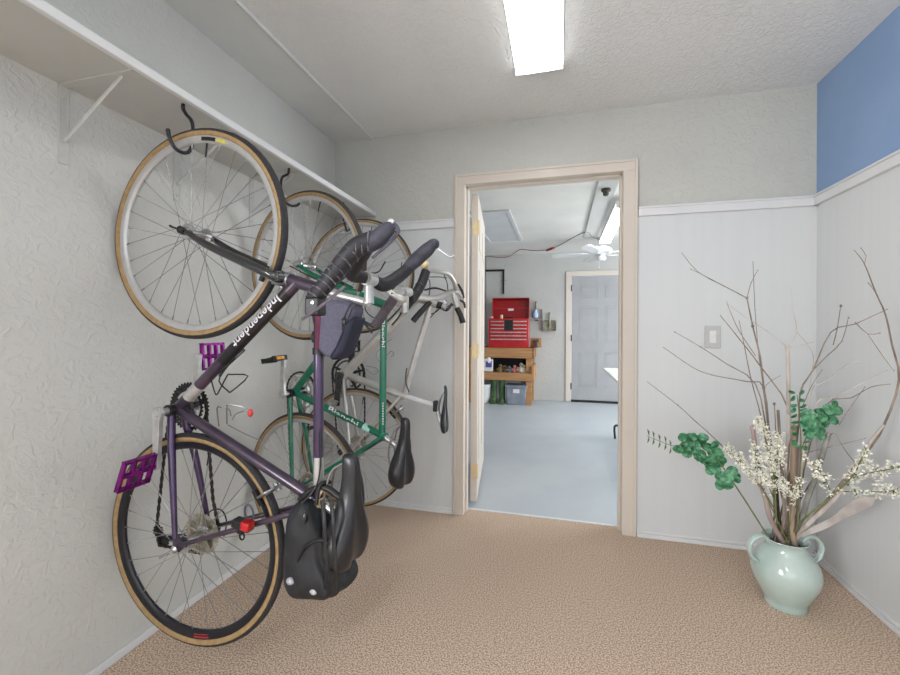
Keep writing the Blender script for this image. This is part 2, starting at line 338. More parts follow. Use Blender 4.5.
TW = {}
def tire_mesh(key, rM, rm, mats):
    if key in TW: return TW[key]
    b = mb(); n, k = 72, 16; vs = []; fs = []; ms = []
    for i in range(n):
        a = 2*math.pi*i/n
        for j in range(k):
            t = 2*math.pi*(j+.5)/k; r = rM+rm*math.cos(t); vs.append((r*math.cos(a), rm*math.sin(t)*.95, r*math.sin(a)))
    for i in range(n):
        for j in range(k):
            j2 = (j+1) % k; i2 = (i+1) % n; fs.append((i*k+j, i2*k+j, i2*k+j2, i*k+j2))
            tm = 2*math.pi*(j+1)/k; ms.append(0 if math.cos(tm) > .33 else 1)
    b.add(vs, fs); b.m = ms; TW[key] = b.mesh('tire', mats); return TW[key]
def rim_mesh(key, ro, ri, hw, mats):
    if key in TW: return TW[key]
    b = mb(); prof = [(ro, hw), (ro-.012, hw), (ri+.004, hw*.75), (ri, hw*.3), (ri, -hw*.3), (ri+.004, -hw*.75), (ro-.012, -hw), (ro, -hw), (ro-.004, -hw*.6), (ro-.004, hw*.6), (ro, hw)]
    n = 72; vs = []; fs = []; k = len(prof)-1
    for i in range(n):
        a = 2*math.pi*i/n
        for r, y in prof[:-1]: vs.append((r*math.cos(a), y, r*math.sin(a)))
    for i in range(n):
        for j in range(k):
            fs.append((i*k+j, ((i+1) % n)*k+j, ((i+1) % n)*k+(j+1) % k, i*k+(j+1) % k)); b.m.append(1 if j == 0 or j == 6 else 0)
    b.v = vs; b.f = fs; TW[key] = b.mesh('wheel', mats); return TW[key]
def wheel(bk, cx, kind, rot=0, rear=False, nsp=32):
    # kind: (tire rM, rm, tyre mats, rim out, rim in, rim mats)
    key, rM, rm, tm, ro, ri, rmats = kind
    wo = link('wheel', rim_mesh(key+'r', ro, ri, .0105, rmats), bk.t); wo.location = (cx, 0, 0)
    link('tire', tire_mesh(key+'t', rM, rm, tm), wo)
    fy = .036 if not rear else .034; fr = .021 if not rear else .024
    off = .0 if not rear else .008
    hb = mb(); hb.lathe([(.0, -.062), (.006, -.062), (.006, -.05), (.012, -.048), (.014, -fy-.004), (fr+.004, -fy-.002), (fr+.004, -fy+.002), (.013, -fy+.008), (.010, 0), (.013, fy+off-.008), (fr+.004, fy+off-.002), (fr+.004, fy+off+.002), (.014, fy+off+.004), (.012, .05), (.006, .052), (.006, .066), (0, .066)], (0, 0, 0), 'y', 20)
    hb.build('hub', CHROME, wo)
    sp = mb(); sp.tube([(0, 0, 0), (0, 0, .95), (0, 0, .953), (0, 0, 1)], [.0011, .0011, .0022, .0022], 5); key2 = 'spoke'
    if key2 not in TW: TW[key2] = sp.mesh('spoke', STEEL)
    nk = mb(); nk.lathe([(0, 0), (.0028, 0), (.0028, .012), (.0012, .014), (0, .014)], (0, 0, 0), 'z', 6)
    for i in range(nsp):
        side = 1 if i % 2 else -1; a = 2*math.pi*(i+.5)/nsp+rot; cross = (1 if (i//2) % 2 else -1)*math.radians(62)
        p1 = Vector((ri*math.cos(a), side*.002, ri*math.sin(a))); p0 = Vector((fr*math.cos(a+cross), side*fy+(off if side > 0 else 0), fr*math.sin(a+cross)))
        d = p1-p0; o = link('spoke', TW[key2], wo); o.location = p0; o.rotation_euler = d.to_track_quat('Z', 'Y').to_euler(); o.scale = (1, 1, d.length)
    v = mb(); a = rot+.1; v.tube([(ri*math.cos(a), 0, ri*math.sin(a)), ((ri-.045)*math.cos(a), 0, (ri-.045)*math.sin(a))], [.003, .002], 6); v.build('valve', BLACKP, wo)
    return wo
NIP = {}
def qr(bk, cx, y, ang, L=.05):
    b = mb(); b.lathe([(0, y), (.011, y), (.012, y+.008), (.006, y+.014), (0, y+.014)], (cx, 0, 0), 'y', 14)
    b.tube([(cx, y+.01, 0), (cx+L*.4*math.cos(ang), y+.018, L*.4*math.sin(ang)), (cx+L*math.cos(ang), y+.016, L*math.sin(ang))], [.005, .004, .006], 8, smooth=4, flat=.6)
    return b
def caliper(bk, c, ang, mt=STEEL, dark=BLACKP, R0=.0):
    # c: axle centre of the wheel, ang: direction (radians in the frame plane) from axle to caliper
    ca, sa = math.cos(ang), math.sin(ang)
    def P(r, y, t=0): return (c+ca*r-sa*t, y, sa*r+ca*t)
    b = mb()
    for s in (1, -1):
        b.tube([P(.306, s*.020, .012), P(.325, s*.030, .014), P(.35, s*.030, .016), P(.368, s*.010, .018), P(.372, -s*.02, .018), P(.362, -s*.045, .02)], [.005, .006, .0065, .007, .006, .0045], 8, smooth=3, flat=.6)
    b.lathe([(0, -.008), (.009, -.008), (.009, .02), (0, .02)], (0, 0, 0), 'y', 12, Matrix.Translation(P(.368, 0, .01)) @ Matrix.Rotation(-ang, 4, 'Y') @ Matrix.Rotation(math.pi/2, 4, 'X'))
    o = b.build('brake_caliper', mt, bk.t)
    for s in (1, -1):
        p = mb(); M = Matrix.Translation(P(.303, s*.0165, .012)) @ Matrix.Rotation(-ang, 4, 'Y')
        p.box((-.006, -.005, -.025), (.006, .005, .025), M); p.build('brake_pad', dark, o)
    return o
def sprocket(b, cx, cz, y0, y1, r, teeth=True, hole=0, n=None):
    n = n or max(12, int(r*2*math.pi/.0127)); poly = []
    for i in range(n):
        for k, rr in ((0, r-.003), (.25, r+.0025), (.5, r+.0025), (.75, r-.003)):
            a = 2*math.pi*(i+k)/n; poly.append((cx+rr*math.cos(a), cz+rr*math.sin(a)))
    if hole:
        N = len(poly); inn = [(cx+hole*math.cos(2*math.pi*i/N), cz+hole*math.sin(2*math.pi*i/N)) for i in range(N)]
        vs = [(x, y0, z) for x, z in poly]+[(x, y1, z) for x, z in poly]+[(x, y0, z) for x, z in inn]+[(x, y1, z) for x, z in inn]
        fs = []
        for i in range(N):
            j = (i+1) % N; fs += [(i, j, N+j, N+i), (2*N+j, 2*N+i, 3*N+i, 3*N+j), (i, 2*N+i, 2*N+j, j), (N+i, N+j, 3*N+j, 3*N+i)]
        b.add(vs, fs)
    else: b.prism(poly, y0, y1)
def cassette(wo, rs, y0=-.030, step=-.0042):
    o = None
    for i, r in enumerate(rs):
        b = mb(); y = y0+i*step; sprocket(b, 0, 0, y-.001, y+.001, r, hole=r-.010)
        for k in range(5):
            a = 2*math.pi*k/5+i*.2; M = Matrix.Rotation(-a, 4, 'Y'); b.box((.012, y-.0008, -.004), (r-.008, y+.0008, .004), M)
        if i == 0: b.lathe([(0, y0), (.018, y0), (.018, y0+step*len(rs)), (0, y0+step*len(rs))], (0, 0, 0), 'y', 16); o = b.build('cassette', GOLDS, wo)
        else:
            o.data = o.data; SPR.setdefault(wo.name, []).append(b)
    big = MB(); b0 = mb()
    for i, r in enumerate(rs):
        y = y0+i*step; sprocket(big, 0, 0, y-.001, y+.001, r, hole=r-.010)
        for k in range(5):
            a = 2*math.pi*k/5+i*.2; big.box((.012, y-.0008, -.004), (r-.008, y+.0008, .004), Matrix.Rotation(-a, 4, 'Y'))
    big.lathe([(0, y0), (.018, y0), (.018, y0+step*len(rs)), (0, y0+step*len(rs))], (0, 0, 0), 'y', 16)
    o.data = big.mesh('cassette', GOLDS)
    return o
SPR = {}
def chain_along(bk, pts, y):
    P = [Vector((a, y, c)) for a, c in pts]; b = mb(); d = 0; i = 0; step = .0127; flip = 0
    segs = []
    for a, c in zip(P, P[1:]):
        L = (c-a).length; k = max(1, round(L/step))
        for j in range(k): segs.append((a.lerp(c, j/k), a.lerp(c, (j+1)/k)))
    for j, (a, c) in enumerate(segs):
        m = (a+c)/2; d = (c-a); L = d.length; w_ = .0035 if j % 2 else .0024; ang = math.atan2(d.z, d.x)
        M = Matrix.Translation(m) @ Matrix.Rotation(-ang, 4, 'Y'); hh = .0042 if j % 2 else .0034
        b.box((-L*.58, -w_, -hh), (L*.58, w_, hh), M)
    return b.build('chain', CHAINM, bk.t)
def arc(cx, cz, r, a0, a1, n=14): return [(cx+r*math.cos(a0+(a1-a0)*i/n), cz+r*math.sin(a0+(a1-a0)*i/n)) for i in range(n+1)]
def crankset(bk, BB, left, right, armm, ringm, yl=.068, wd=1, yr=-.075, R1=.094, L=.165, spider=CHROME, dirs=None):
    b = mb(); x, z = BB
    b.lathe([(0, -.036), (.019, -.036), (.019, .036), (0, .036)], (x, 0, z), 'y', 20); b.build('bottom_bracket', DARKT if armm is SILVER else FSILV, bk.t)
    ch = mb(); sprocket(ch, x, z, -.046, -.044, R1, hole=R1-.012); sprocket(ch, x, z, -.040, -.038, R1*.78, hole=R1*.78-.010)
    c = ch.build('chainring', ringm, bk.t)
    sp = mb()
    for k in range(5):
        a = right+2*math.pi*k/5; M = Matrix.Translation((x, 0, z)) @ Matrix.Rotation(-a, 4, 'Y')
        sp.prism([(.012, -.011), (R1-.010, -.006), (R1-.010, .006), (.012, .011)], -.050, -.044, 'y', M)
    sp.build('spider', spider, c)
    for nm, a, y in (('left', left, yl), ('right', right, yr)):
        b = mb(); M = Matrix.Translation((x, y, z)) @ Matrix.Rotation(-a, 4, 'Y'); s = 1 if y > 0 else -1
        b.prism([(-.016, -.012), (0, -.018), (.03, -.013), (L-.02, -.010), (L+.008, -.012), (L+.014, 0), (L+.008, .012), (L-.02, .010), (.03, .013), (0, .018), (-.016, .012)], -.007, .007, 'y', M @ Matrix.Diagonal((1, 1, wd, 1)))
        b.lathe([(0, -s*.045), (.010, -s*.045), (.012, s*.012), (0, s*.012)], (0, 0, 0), 'y', 12, Matrix.Translation((x, y, z)))
        b.lathe([(0, s*.0072), (.006, s*.0072), (.006, s*.009), (0, s*.009)], (L, 0, 0), 'y', 10, M)
        b.build('crank_arm', armm, bk.t, bevel=.002)
def platform_pedal(bk, px, pz, y, s, tilt, mt=PEDP):
    # flat cage pedal with pins, axle along y, s = side
    b = mb(); M = Matrix.Translation((px, y, pz)) @ Matrix.Rotation(-tilt, 4, 'Y')
    a0, a1 = sorted((s*.014, s*.112)); hw = .047
    for x in (-hw, -.004, hw-.008): b.box((x, a0, -.007), (x+.008, a1, .007), M)
    for i in range(4):
        yy = a0+(a1-a0-.008)*i/3; b.box((-hw, yy, -.007), (hw, yy+.008, .007), M)
    b.tube([M @ Vector((0, 0, 0)), M @ Vector((0, s*.11, 0))], .008, 10)
    for x in (-hw+.004, hw-.004):
        for i in range(5):
            yy = a0+.006+(a1-a0-.012)*i/4; b.tube([M @ Vector((x, yy, -.011)), M @ Vector((x, yy, .011))], .0015, 5)
    o = b.build('pedal', mt, bk.t, bevel=.0012)
    e = mb(); e.tube([M @ Vector((0, -s*.002, 0)), M @ Vector((0, s*.014, 0))], .006, 10); e.build('pedal_axle', BLACKP, o); return o
def road_pedal(bk, px, pz, y, s, tilt, refl=True, mt=BLACKP, sz=1):
    M = Matrix.Translation((px, y, pz)) @ Matrix.Rotation(-tilt, 4, 'Y'); a0, a1 = sorted((s*.012, s*.092))
    b = mb(); b.tube([M @ Vector((0, 0, 0)), M @ Vector((0, s*.09, 0))], .008, 10)
    for x in (-.036*sz, .030*sz): b.box((x, a0, -.011), (x+.006, a1, .011), M)
    b.box((-.036*sz, a0, -.008), (.036*sz, a0+.005, .008), M); b.box((-.036*sz, a1-.005, -.008), (.036*sz, a1, .008), M)
    o = b.build('pedal', mt, bk.t, bevel=.001)
    if refl:
        for x in (-.0385*sz, .036*sz):
            r = mb(); r.box((x, a0+.02, -.007), (x+.0025, a1-.02, .007), M); r.build('reflector', AMBER, o)
    return o
def saddle(bk, tail, nose, W, T, mt=SADL, sag=.012, post=None):
    tail = Vector(tail); nose = Vector(nose); ax = (nose-tail); L = ax.length; ax.normalize(); up = Vector((-ax.z, 0, ax.x)); Y = Vector((0, 1, 0))
    st = [(0, .55, .5), (.03, .8, .8), (.12, .98, 1), (.25, 1, 1), (.38, .74, .92), (.5, .46, .75), (.62, .32, .62), (.75, .26, .56), (.88, .23, .52), (.96, .2, .55), (1, .1, .3)]
    b = mb(); vs = []; fs = []; K = 26
    for t, wf, tf in st:
        c = tail+ax*(L*t)+up*(-sag*math.sin(math.pi*t)+.012*(1-t)**2-.022*max(0, t-.85)/.15*.5)
        hw = W/2*wf; th = T*tf
        for k in range(K):
            a = 2*math.pi*k/K; ca, sa = math.cos(a), math.sin(a)
            y = hw*math.copysign(abs(ca)**.75, ca); z = (th*.42 if sa > 0 else th*.75)*math.copysign(abs(sa)**.8, sa)
            if sa > 0: z -= .030*math.exp(-(y/(.18*hw+.004))**2)*min(1, wf+.35)*(1 if t < .93 else .3)
            if sa < 0: z *= (.35+.65*abs(ca)**.7)
            vs.append(c+Y*y+up*z)
    for i in range(len(st)-1):
        for k in range(K): fs.append((i*K+k, i*K+(k+1) % K, (i+1)*K+(k+1) % K, (i+1)*K+k))
    fs.append(tuple(range(K))[::-1]); fs.append(tuple((len(st)-1)*K+k for k in range(K)))
    b.add(vs, fs); o = b.build('saddle', mt, bk.t, ang=60); md = o.modifiers.new('s', 'SUBSURF'); md.levels = 1; md.render_levels = 2
    r = mb()
    for s in (1, -1): r.tube([nose-ax*.03-up*T*.3, nose-ax*.07-up*(T*.55+.012)+Y*s*.012, tail+ax*.12-up*(T*.5+.022)+Y*s*.022, tail+ax*.05-up*T*.35+Y*s*.03], .0035, 8, smooth=5)
    r.build('saddle_rails', STEEL, o)
    return o
def lettering(text, parent, p0, p1, upv, R, h, mt, flip=False, yoff=0, fit=None):
    """text wrapped on a round tube of radius R from p0 to p1 (left side faces +y)"""
    cu = bpy.data.curves.new('t', 'FONT'); cu.body = text; cu.size = 1; cu.extrude = 0; cu.offset = .012; cu.resolution_u = 3
    ob = bpy.data.objects.new('t', cu); C.objects.link(ob); dg = bpy.context.evaluated_depsgraph_get(); me = bpy.data.meshes.new_from_object(ob.evaluated_get(dg))
    bpy.data.objects.remove(ob); bpy.data.curves.remove(cu)
    import bmesh
    bm = bmesh.new(); bm.from_mesh(me); bmesh.ops.subdivide_edges(bm, edges=[e for e in bm.edges if e.calc_length() > .25], cuts=2); bm.to_mesh(me); bm.free()
    xs = [v.co.x for v in me.vertices]; wd = max(xs)-min(xs)
    p0 = Vector(p0); p1 = Vector(p1); D = (p1-p0); Lg = D.length; D.normalize(); up = Vector(upv); up -= D*up.dot(D); up.normalize(); out = Vector((0, 1, 0))
    sx = (fit or Lg)/wd
    for v in me.vertices:
        x = (v.co.x-min(xs))*sx; y = (v.co.y-.35)*h/.72; a = y/R
        v.co = p0+D*x+(out*math.cos(a)+up*math.sin(a))*(R+.0006)+Vector((0, yoff, 0))
    me.materials.clear(); me.materials.append(mt)
    return link('lettering', me, parent)

def frame_tubes(bk, BB, SC, HL, HT, mats, r=(.0143, .0143, .016, .018), tt=None, dt=None, stay_r=.007, wb=None, cs_drop=True, dropm=None, stay_at=None, swoop=0):
    b = mb(); V = lambda p, y=0: Vector((p[0], y, p[1])); TTa, TTb = tt or (SC, HT); DTb = dt or HL
    b.cur = 0; b.tube([V(BB), V(SC)], r[0], 16)                                     # seat tube
    b.cur = 1; b.tube([V(TTa), V(TTb)], r[1], 16)                                   # top tube
    b.cur = 2; b.tube([V(BB), V(DTb)], r[2], 16)                                    # down tube
    b.cur = 3; b.tube([V(HL), V(HT)], r[3], 18)
    sa = stay_at or SC
    for s in (1, -1):
        b.cur = 4; b.tube([V(sa, s*.012), V((sa[0]*.78+.0, sa[1]*.80), s*.030), V((sa[0]*.5, sa[1]*.5), s*.045), V((.012, .018), s*.062)], [stay_r*1.1, stay_r*1.1, stay_r, stay_r*.8], 10, smooth=4)
        b.cur = 5; b.tube([V((BB[0]-.01, BB[1]), s*.022), V((BB[0]*.82, BB[1]*.86), s*.030), V((BB[0]*.55, BB[1]*.55), s*.045), V((.028, -.008), s*.062)], [stay_r*1.45, stay_r*1.45, stay_r*1.3, stay_r*.9], 10, smooth=4)
        b.cur = 6; b.prism([(-.012, -.012), (.006, -.016), (.034, -.014), (.036, .0), (.02, .026), (.006, .026), (-.012, .010)], s*.060-.003, s*.060+.003)
    return b.build('frame', mats, bk.t)
def fork(bk, crown, mt, wbx, r=(.0125, .0065), tip=CHROME, rake=.03):
    b = mb(); cx, cz = crown
    for s in (1, -1):
        b.tube([(cx-.004, s*.012, cz+.01), (cx+.004, s*.034, cz-.012), (cx+(wbx-cx)*.35-.006, s*.043, cz*.66), (cx+(wbx-cx)*.72-.008, s*.049, cz*.28), (wbx, s*.051, .004)], [r[0], r[0], r[0]*.95, (r[0]+r[1])/2, r[1]], 12, smooth=5)
        b.prism([(wbx-.012, -.010), (wbx+.008, -.012), (wbx+.010, .006), (wbx-.006, .020), (wbx-.016, .01)], s*.051-.003, s*.051+.003)
    b.box((cx-.016, -.038, cz-.012), (cx+.016, .038, cz+.012))
    return b.build('fork', mt, bk.t, bevel=.003)
def derailleur(bk, p, q):
    b = mb(); b.tube([(-.02, -.062, -.025), (p[0], -.07, p[1])], [.010, .012], 10); 
    b.prism([(p[0]-.014, p[1]-.014), (p[0]+.014, p[1]-.01), (q[0]+.013, q[1]+.012), (q[0]-.013, q[1]+.013)], -.058, -.055)
    b.prism([(p[0]-.014, p[1]-.014), (p[0]+.014, p[1]-.01), (q[0]+.013, q[1]+.012), (q[0]-.013, q[1]+.013)], -.044, -.041)
    for c in (p, q): sprocket(b, c[0], c[1], -.053, -.047, .019, n=11)
    return b.build('rear_derailleur', BLACKP, bk.t, bevel=.001)

# ---------- bicycle 1: purple, nearest
RV = [0, 0]
K1F = ('b1f', .3240, .0155, [TREAD, TAN], .3125, .292, [RIMS, RIMS]); K1R = ('b1r', .3240, .0155, [TREAD, TAN], .3125, .288, [RIMB, RIMB])
K2 = ('b2', .3240, .0150, [TREAD2, TAN], .3125, .294, [RIMS, RIMS]); K3 = ('b3', .3250, .0135, [TREAD2, TAN], .3145, .294, [RIMS, RIMS])
B1 = Bike('bicycle', 'purple and black road bicycle with magenta platform pedals hanging nearest the camera', (-1.135, 1.088, .472), (-1.135, 1.092, 1.452), .005)
L = B1.L
BB = (.412, -.072); SCp = (.168, .455); HL = (.822, .352); HT = (.789, .462)
fr = frame_tubes(B1, BB, SCp, HL, HT, [PURP, PURPV, PURP, PURP, PURP, PURPV, PURP], r=(.0165, .0150, .0185, .0185), tt=((.180, .450), (.797, .448)), dt=(.815, .375), stay_r=.0085)
b = mb(); V2 = lambda a, c: Vector((a, 0, c)); d0 = V2(*BB); d1_ = V2(.815, .375)
b.tube([d0.lerp(d1_, .40), d0.lerp(d1_, .93)], .0192, 18); b.build('down_tube_decal', DARKT, fr)
lettering('Independent', fr, d0.lerp(d1_, .885), d0.lerp(d1_, .525), (-.7, 0, .7), .0192, .030, WHITEP)
b = mb(); b.tube([d0.lerp(d1_, .10), d0.lerp(d1_, .20)], .0195, 18); b.build('down_tube_band', SILVER, fr)
b = mb(); b.tube([(.215, 0, .451), (.30, 0, .451)], .0156, 18); b.build('top_tube_band', SILVER, fr)
hs = mb(); ax = (V2(*HT)-V2(*HL)).normalized()
hs.tube([V2(*HL)-ax*.016, V2(*HL)], [.021, .021], 18); hs.build('headset_cup', CHROME, B1.t); hs = mb(); hs.tube([V2(*HT), V2(*HT)+ax*.02], [.021, .017], 18); hs.build('headset_cup', CHROME, B1.t)
wb1 = B1.wb
fork(B1, (.830, .325), CARBON, wb1, r=(.0150, .0085))
w1 = wheel(B1, wb1, K1F, .03); w2 = wheel(B1, 0, K1R, .1, True)
qr(B1, wb1, .055, math.radians(-70), .028).build('quick_release', BLACKP, B1.t); qr(B1, 0, .066, math.radians(-120)).build('quick_release', CHROME, B1.t)
cassette(w2, [.066, .060, .054, .048, .042, .037, .032, .028])
a_l = math.atan2(-.02, -1); crankset(B1, BB, math.radians(181), math.radians(1), SILVER, BLACKP, R1=.080)
platform_pedal(B1, BB[0]+.165*math.cos(math.radians(181)), BB[1]-.004, .068, 1, math.radians(19)); platform_pedal(B1, BB[0]+.165, BB[1]+.003, -.075, -1, math.radians(-4))
pA_, pB_ = L(158, 531, -.05), L(164, 541, -.05)
derailleur(B1, (pB_.x, pB_.z), (pA_.x, pA_.z))
c1, c2, c3, c4 = L(171, 405, -.045), L(166, 440, -.045), L(156.5, 528, -.045), L(159, 545, -.045)
d1c, d2c, d3c = L(206, 404, -.045), L(208, 436, -.045), L(213, 500, -.045)
chain_along(B1, [(v.x, v.z) for v in (c3, c2, c1)]+arc(BB[0], BB[1], .080, math.radians(-62), math.radians(62), 16)[0:0]+[(v.x, v.z) for v in (L(178, 391, -.045), L(190, 385, -.045), L(201, 391, -.045), d1c, d2c, d3c, L(219, 528, -.045), L(214, 548, -.045), L(200, 553, -.045), c4, c3)], -.045)
def sticker(bk, wo, cxl, pa, pb, y, mt, r=.302):
    A = bk.L(*pa, y); Bq = bk.L(*pb, y); a0 = math.atan2(A.z, A.x-cxl); a1 = math.atan2(Bq.z, Bq.x-cxl); n = 10; vs = []; fs = []
    for i in range(n+1):
        a = a0+(a1-a0)*i/n
        for rr, yy in ((r-.0055, y), (r+.0055, y+.0012), (r+.0055, y-.001), (r-.0055, y-.002)): vs.append((rr*math.cos(a), yy, rr*math.sin(a)))
    for i in range(n):
        for k in range(4): fs.append((i*4+k, (i+1)*4+k, (i+1)*4+(k+1) % 4, i*4+(k+1) % 4))
    fs += [(0, 1, 2, 3), (n*4+3, n*4+2, n*4+1, n*4)]
    q = mb(); q.add(vs, fs); q.build('rim_sticker', mt, wo)
sticker(B1, w1, wb1, (201, 144), (214, 144.5), .0105, BLACKP); sticker(B1, w1, wb1, (215, 144.7), (224, 147), .0105, mat('yellow_sticker', (206, 190, 92), .5))
sticker(B1, w2, 0, (194, 634), (208, 634), .0098, mat('red_sticker', (170, 50, 56), .5))
# seat post, saddle, saddle bag
b = mb(); sd = (V2(*SCp)-d0).normalized(); b.tube([V2(*SCp), V2(*SCp)+sd*.105], .0136, 16); pt = V2(*SCp)+sd*.105
b.box((pt.x-.02, -.018, pt.z-.008), (pt.x+.03, .018, pt.z+.014)); b.build('seat_post', CHROME, B1.t, bevel=.003)
b = mb(); b.tube([V2(.160, .470)-sd*.02, V2(.160, .470)], .0185, 16); b.tube([(.15, -.018, .46), (.15, .018, .46)], .006, 8); b.tube([(.16, .018, .462), (.19, .03, .468), (.215, .03, .482)], [.005, .004, .004], 8, smooth=4); b.build('seat_clamp', BRASS, B1.t)
saddle(B1, (.005, 0, .535), (.318, 0, .566), .185, .095, sag=-.004)
caliper(B1, 0, math.radians(55)); caliper(B1, wb1, math.radians(180-60+0) if 0 else math.atan2(.325, .830-wb1))
# handlebar, stem, levers
b = mb(); HTt = V2(*HT); stp = L(369, 303); cl = L(369, 279)
b.tube([HTt+ax*.01, HTt+ax*.05, stp], .0112, 14); b.tube([stp-ax*.012, stp+Vector((.0, 0, 0)), cl], [.014, .0145, .012], 14)
b.lathe([(0, -.026), (.019, -.026), (.019, .026), (0, .026)], cl, 'y', 18); b.build('stem', SILVER, B1.t)
hb = mb(); P1 = cl+Vector((0, .03, 0)); P2 = L(357, 262, .11); P3 = L(368, 244, .17)
hb.tube([cl-Vector((0, .03, 0)), cl+Vector((0, .03, 0))], .013, 12)
HBR = hb.build('handlebar', SILVER, B1.t)
b = mb(); b.tube([P1, L(352, 274, .07), P2, P3], [.017, .019, .021, .02], 14, smooth=6); b.build('bar_tape', TAPE, HBR)
g = mb(); S0 = L(312, 301, .20); S1 = L(337, 270, .20); S2 = L(356, 248, .20); S3 = L(372, 240, .19)
g.tube([S0, L(326, 284, .20), S1, S2, S3], [.018, .0205, .022, .0235, .0215], 16, smooth=6); gt = g.build('bar_tape', TAPE, HBR)
g = mb()
path = [S0, L(326, 284, .20), S1, S2, S3]
for k in range(11):                                          # pale worn edges of the wound tape
    t_ = (k+.5)/11*(len(path)-1); i = int(t_); a = path[i].lerp(path[i+1], t_-i); d = (path[i+1]-path[i]).normalized(); o_ = d.orthogonal().normalized(); q2 = d.cross(o_); rr = .0216+.0014*math.sin(math.pi*k/10)
    if k < 3: rr = .0203
    ring = []
    for j in range(16):
        an = 2*math.pi*j/16; ring.append(a+(o_*math.cos(an)+q2*math.sin(an))*rr+d*(.012*math.cos(an+.6)))
    g.tube(ring, .0017, 5, closed=True)
g.build('tape_edge', TAPEW, HBR)
hd = mb(); hd.tube([L(366, 246, .19), L(377, 239, .19), L(388, 229, .19), L(393, 225, .19)], [.020, .022, .018, .010], 14, smooth=5); hd.build('brake_hood', HOODM, HBR)
b = mb(); b.tube([L(386, 224, .19), L(393, 224, .19), L(398, 232, .19), L(386, 246, .20), L(372, 258, .205)], [.006, .006, .005, .005, .004], 8, smooth=5, flat=.6); b.build('brake_lever', HOODM, HBR)
b = mb(); b.lathe([(0, -.006), (.007, -.005), (.008, .003), (0, .005)], L(391, 222, .19), 'y', 14); b.build('hood_cap', SILVER, HBR)
b = mb(); pA = L(313, 304, .21); b.box((pA.x-.028, .185, pA.z-.016), (pA.x+.016, .222, pA.z+.022)); b.build('lever_bracket', BLACKP, HBR, bevel=.005)
b = mb(); b.lathe([(0, 0), (.004, 0), (.004, .003), (0, .003)], (L(313, 302.5, .222)), 'y', 10); b.build('bolt', CHROME, HBR)
b = mb(); b.tube([L(345, 286, .21), L(325, 303, .22), L(302, 319.5, .225)], [.0045, .0048, .0040], 8, smooth=4, flat=.6); b.build('brake_lever', GREYT, HBR)
# far half of the bar
b = mb(); b.tube([cl-Vector((0, .03, 0)), L(384, 285, -.08), L(398, 277, -.15), L(410, 267, -.19)], [.017, .021, .021, .019], 14, smooth=6); b.build('bar_tape', TAPE, HBR)
hd = mb(); hd.tube([L(406, 270, -.18), L(416, 260, -.20), L(427, 250, -.20), L(434, 243, -.20)], [.019, .024, .023, .017], 14, smooth=5); hd.ball(L(434, 244, -.20), .018, 12); hd.build('brake_hood', HOODM, HBR)
b = mb(); b.tube([L(438, 249, -.20), L(444, 253, -.20), L(450, 257, -.20), L(454, 255, -.20)], [.003, .0026, .003, .006], 8, smooth=5, flat=.7); b.build('brake_lever', STEEL, HBR)
# cables
for pts, m_ in (([L(345, 286, .2), L(337, 275, .15), L(352, 267, .05), L(366, 266, .02)], BLACKP), ([L(290, 266), L(318, 280, .03), L(336, 283, .06), L(355, 268, .1)], BLACKP), ([L(318, 340, .02), L(313, 318, .03), L(308, 296, .05), L(314, 286, .1)], REDR), ([L(385, 262, .1), L(378, 272, 0), L(366, 273, -.05), L(340, 272, -.05)], BLACKP)):
    b = mb(); b.tube(pts, .0022, 6, smooth=8); b.build('cable', BLACKP if m_ is not REDR else BLACKP, B1.t)
b = mb(); b.tube([L(321, 430, .018), L(320, 470, .018), L(314, 490, .03), L(300, 505, .04), L(285, 517, .03)], .0028, 6, smooth=8); b.build('cable', BLACKP, B1.t)
b = mb(); b.tube([(.0, -.066, -.05), (.05, -.085, -.02), (.06, -.08, .03), (.03, -.07, .06), (-.02, -.07, .05)], .0024, 6, smooth=6); b.build('cable', BLACKP, B1.t)
b = mb(); lp = B1.L(249, 513, .03); pl = [(lp.x+.024*math.cos(a), .03+.01*math.sin(a), lp.z+.024*math.sin(a)) for a in [i*math.pi/8 for i in range(16)]]; b.tube(pl, .003, 6, closed=True); b.build('clip_ring', LILAC, B1.t)
# tail light clamped to the seat stay
tl = mb(); c = L(243, 524, .07); M = Matrix.Translation(c) @ Matrix.Rotation(math.radians(-12), 4, 'Y')
tl.box((-.014, -.016, -.030), (.010, .014, .030), M); tl.box((-.030, -.008, -.012), (-.012, .008, .008), M); TLo = tl.build('tail_light', BLACKP, B1.t, bevel=.004)
r_ = mb(); r_.box((-.010, -.014, .002), (.0155, .0175, .031), M); c2 = L(246, 527, .075); r_.build('red_lens', RED, TLo, bevel=.004)
r_ = mb(); c3 = L(242, 536, .07); pl = [(c3.x+.011*math.cos(a), .07, c3.z+.008*math.sin(a)) for a in [i*math.pi/6 for i in range(12)]]; r_.tube(pl, .0026, 6, closed=True); r_.build('loop', BLACKP, TLo)
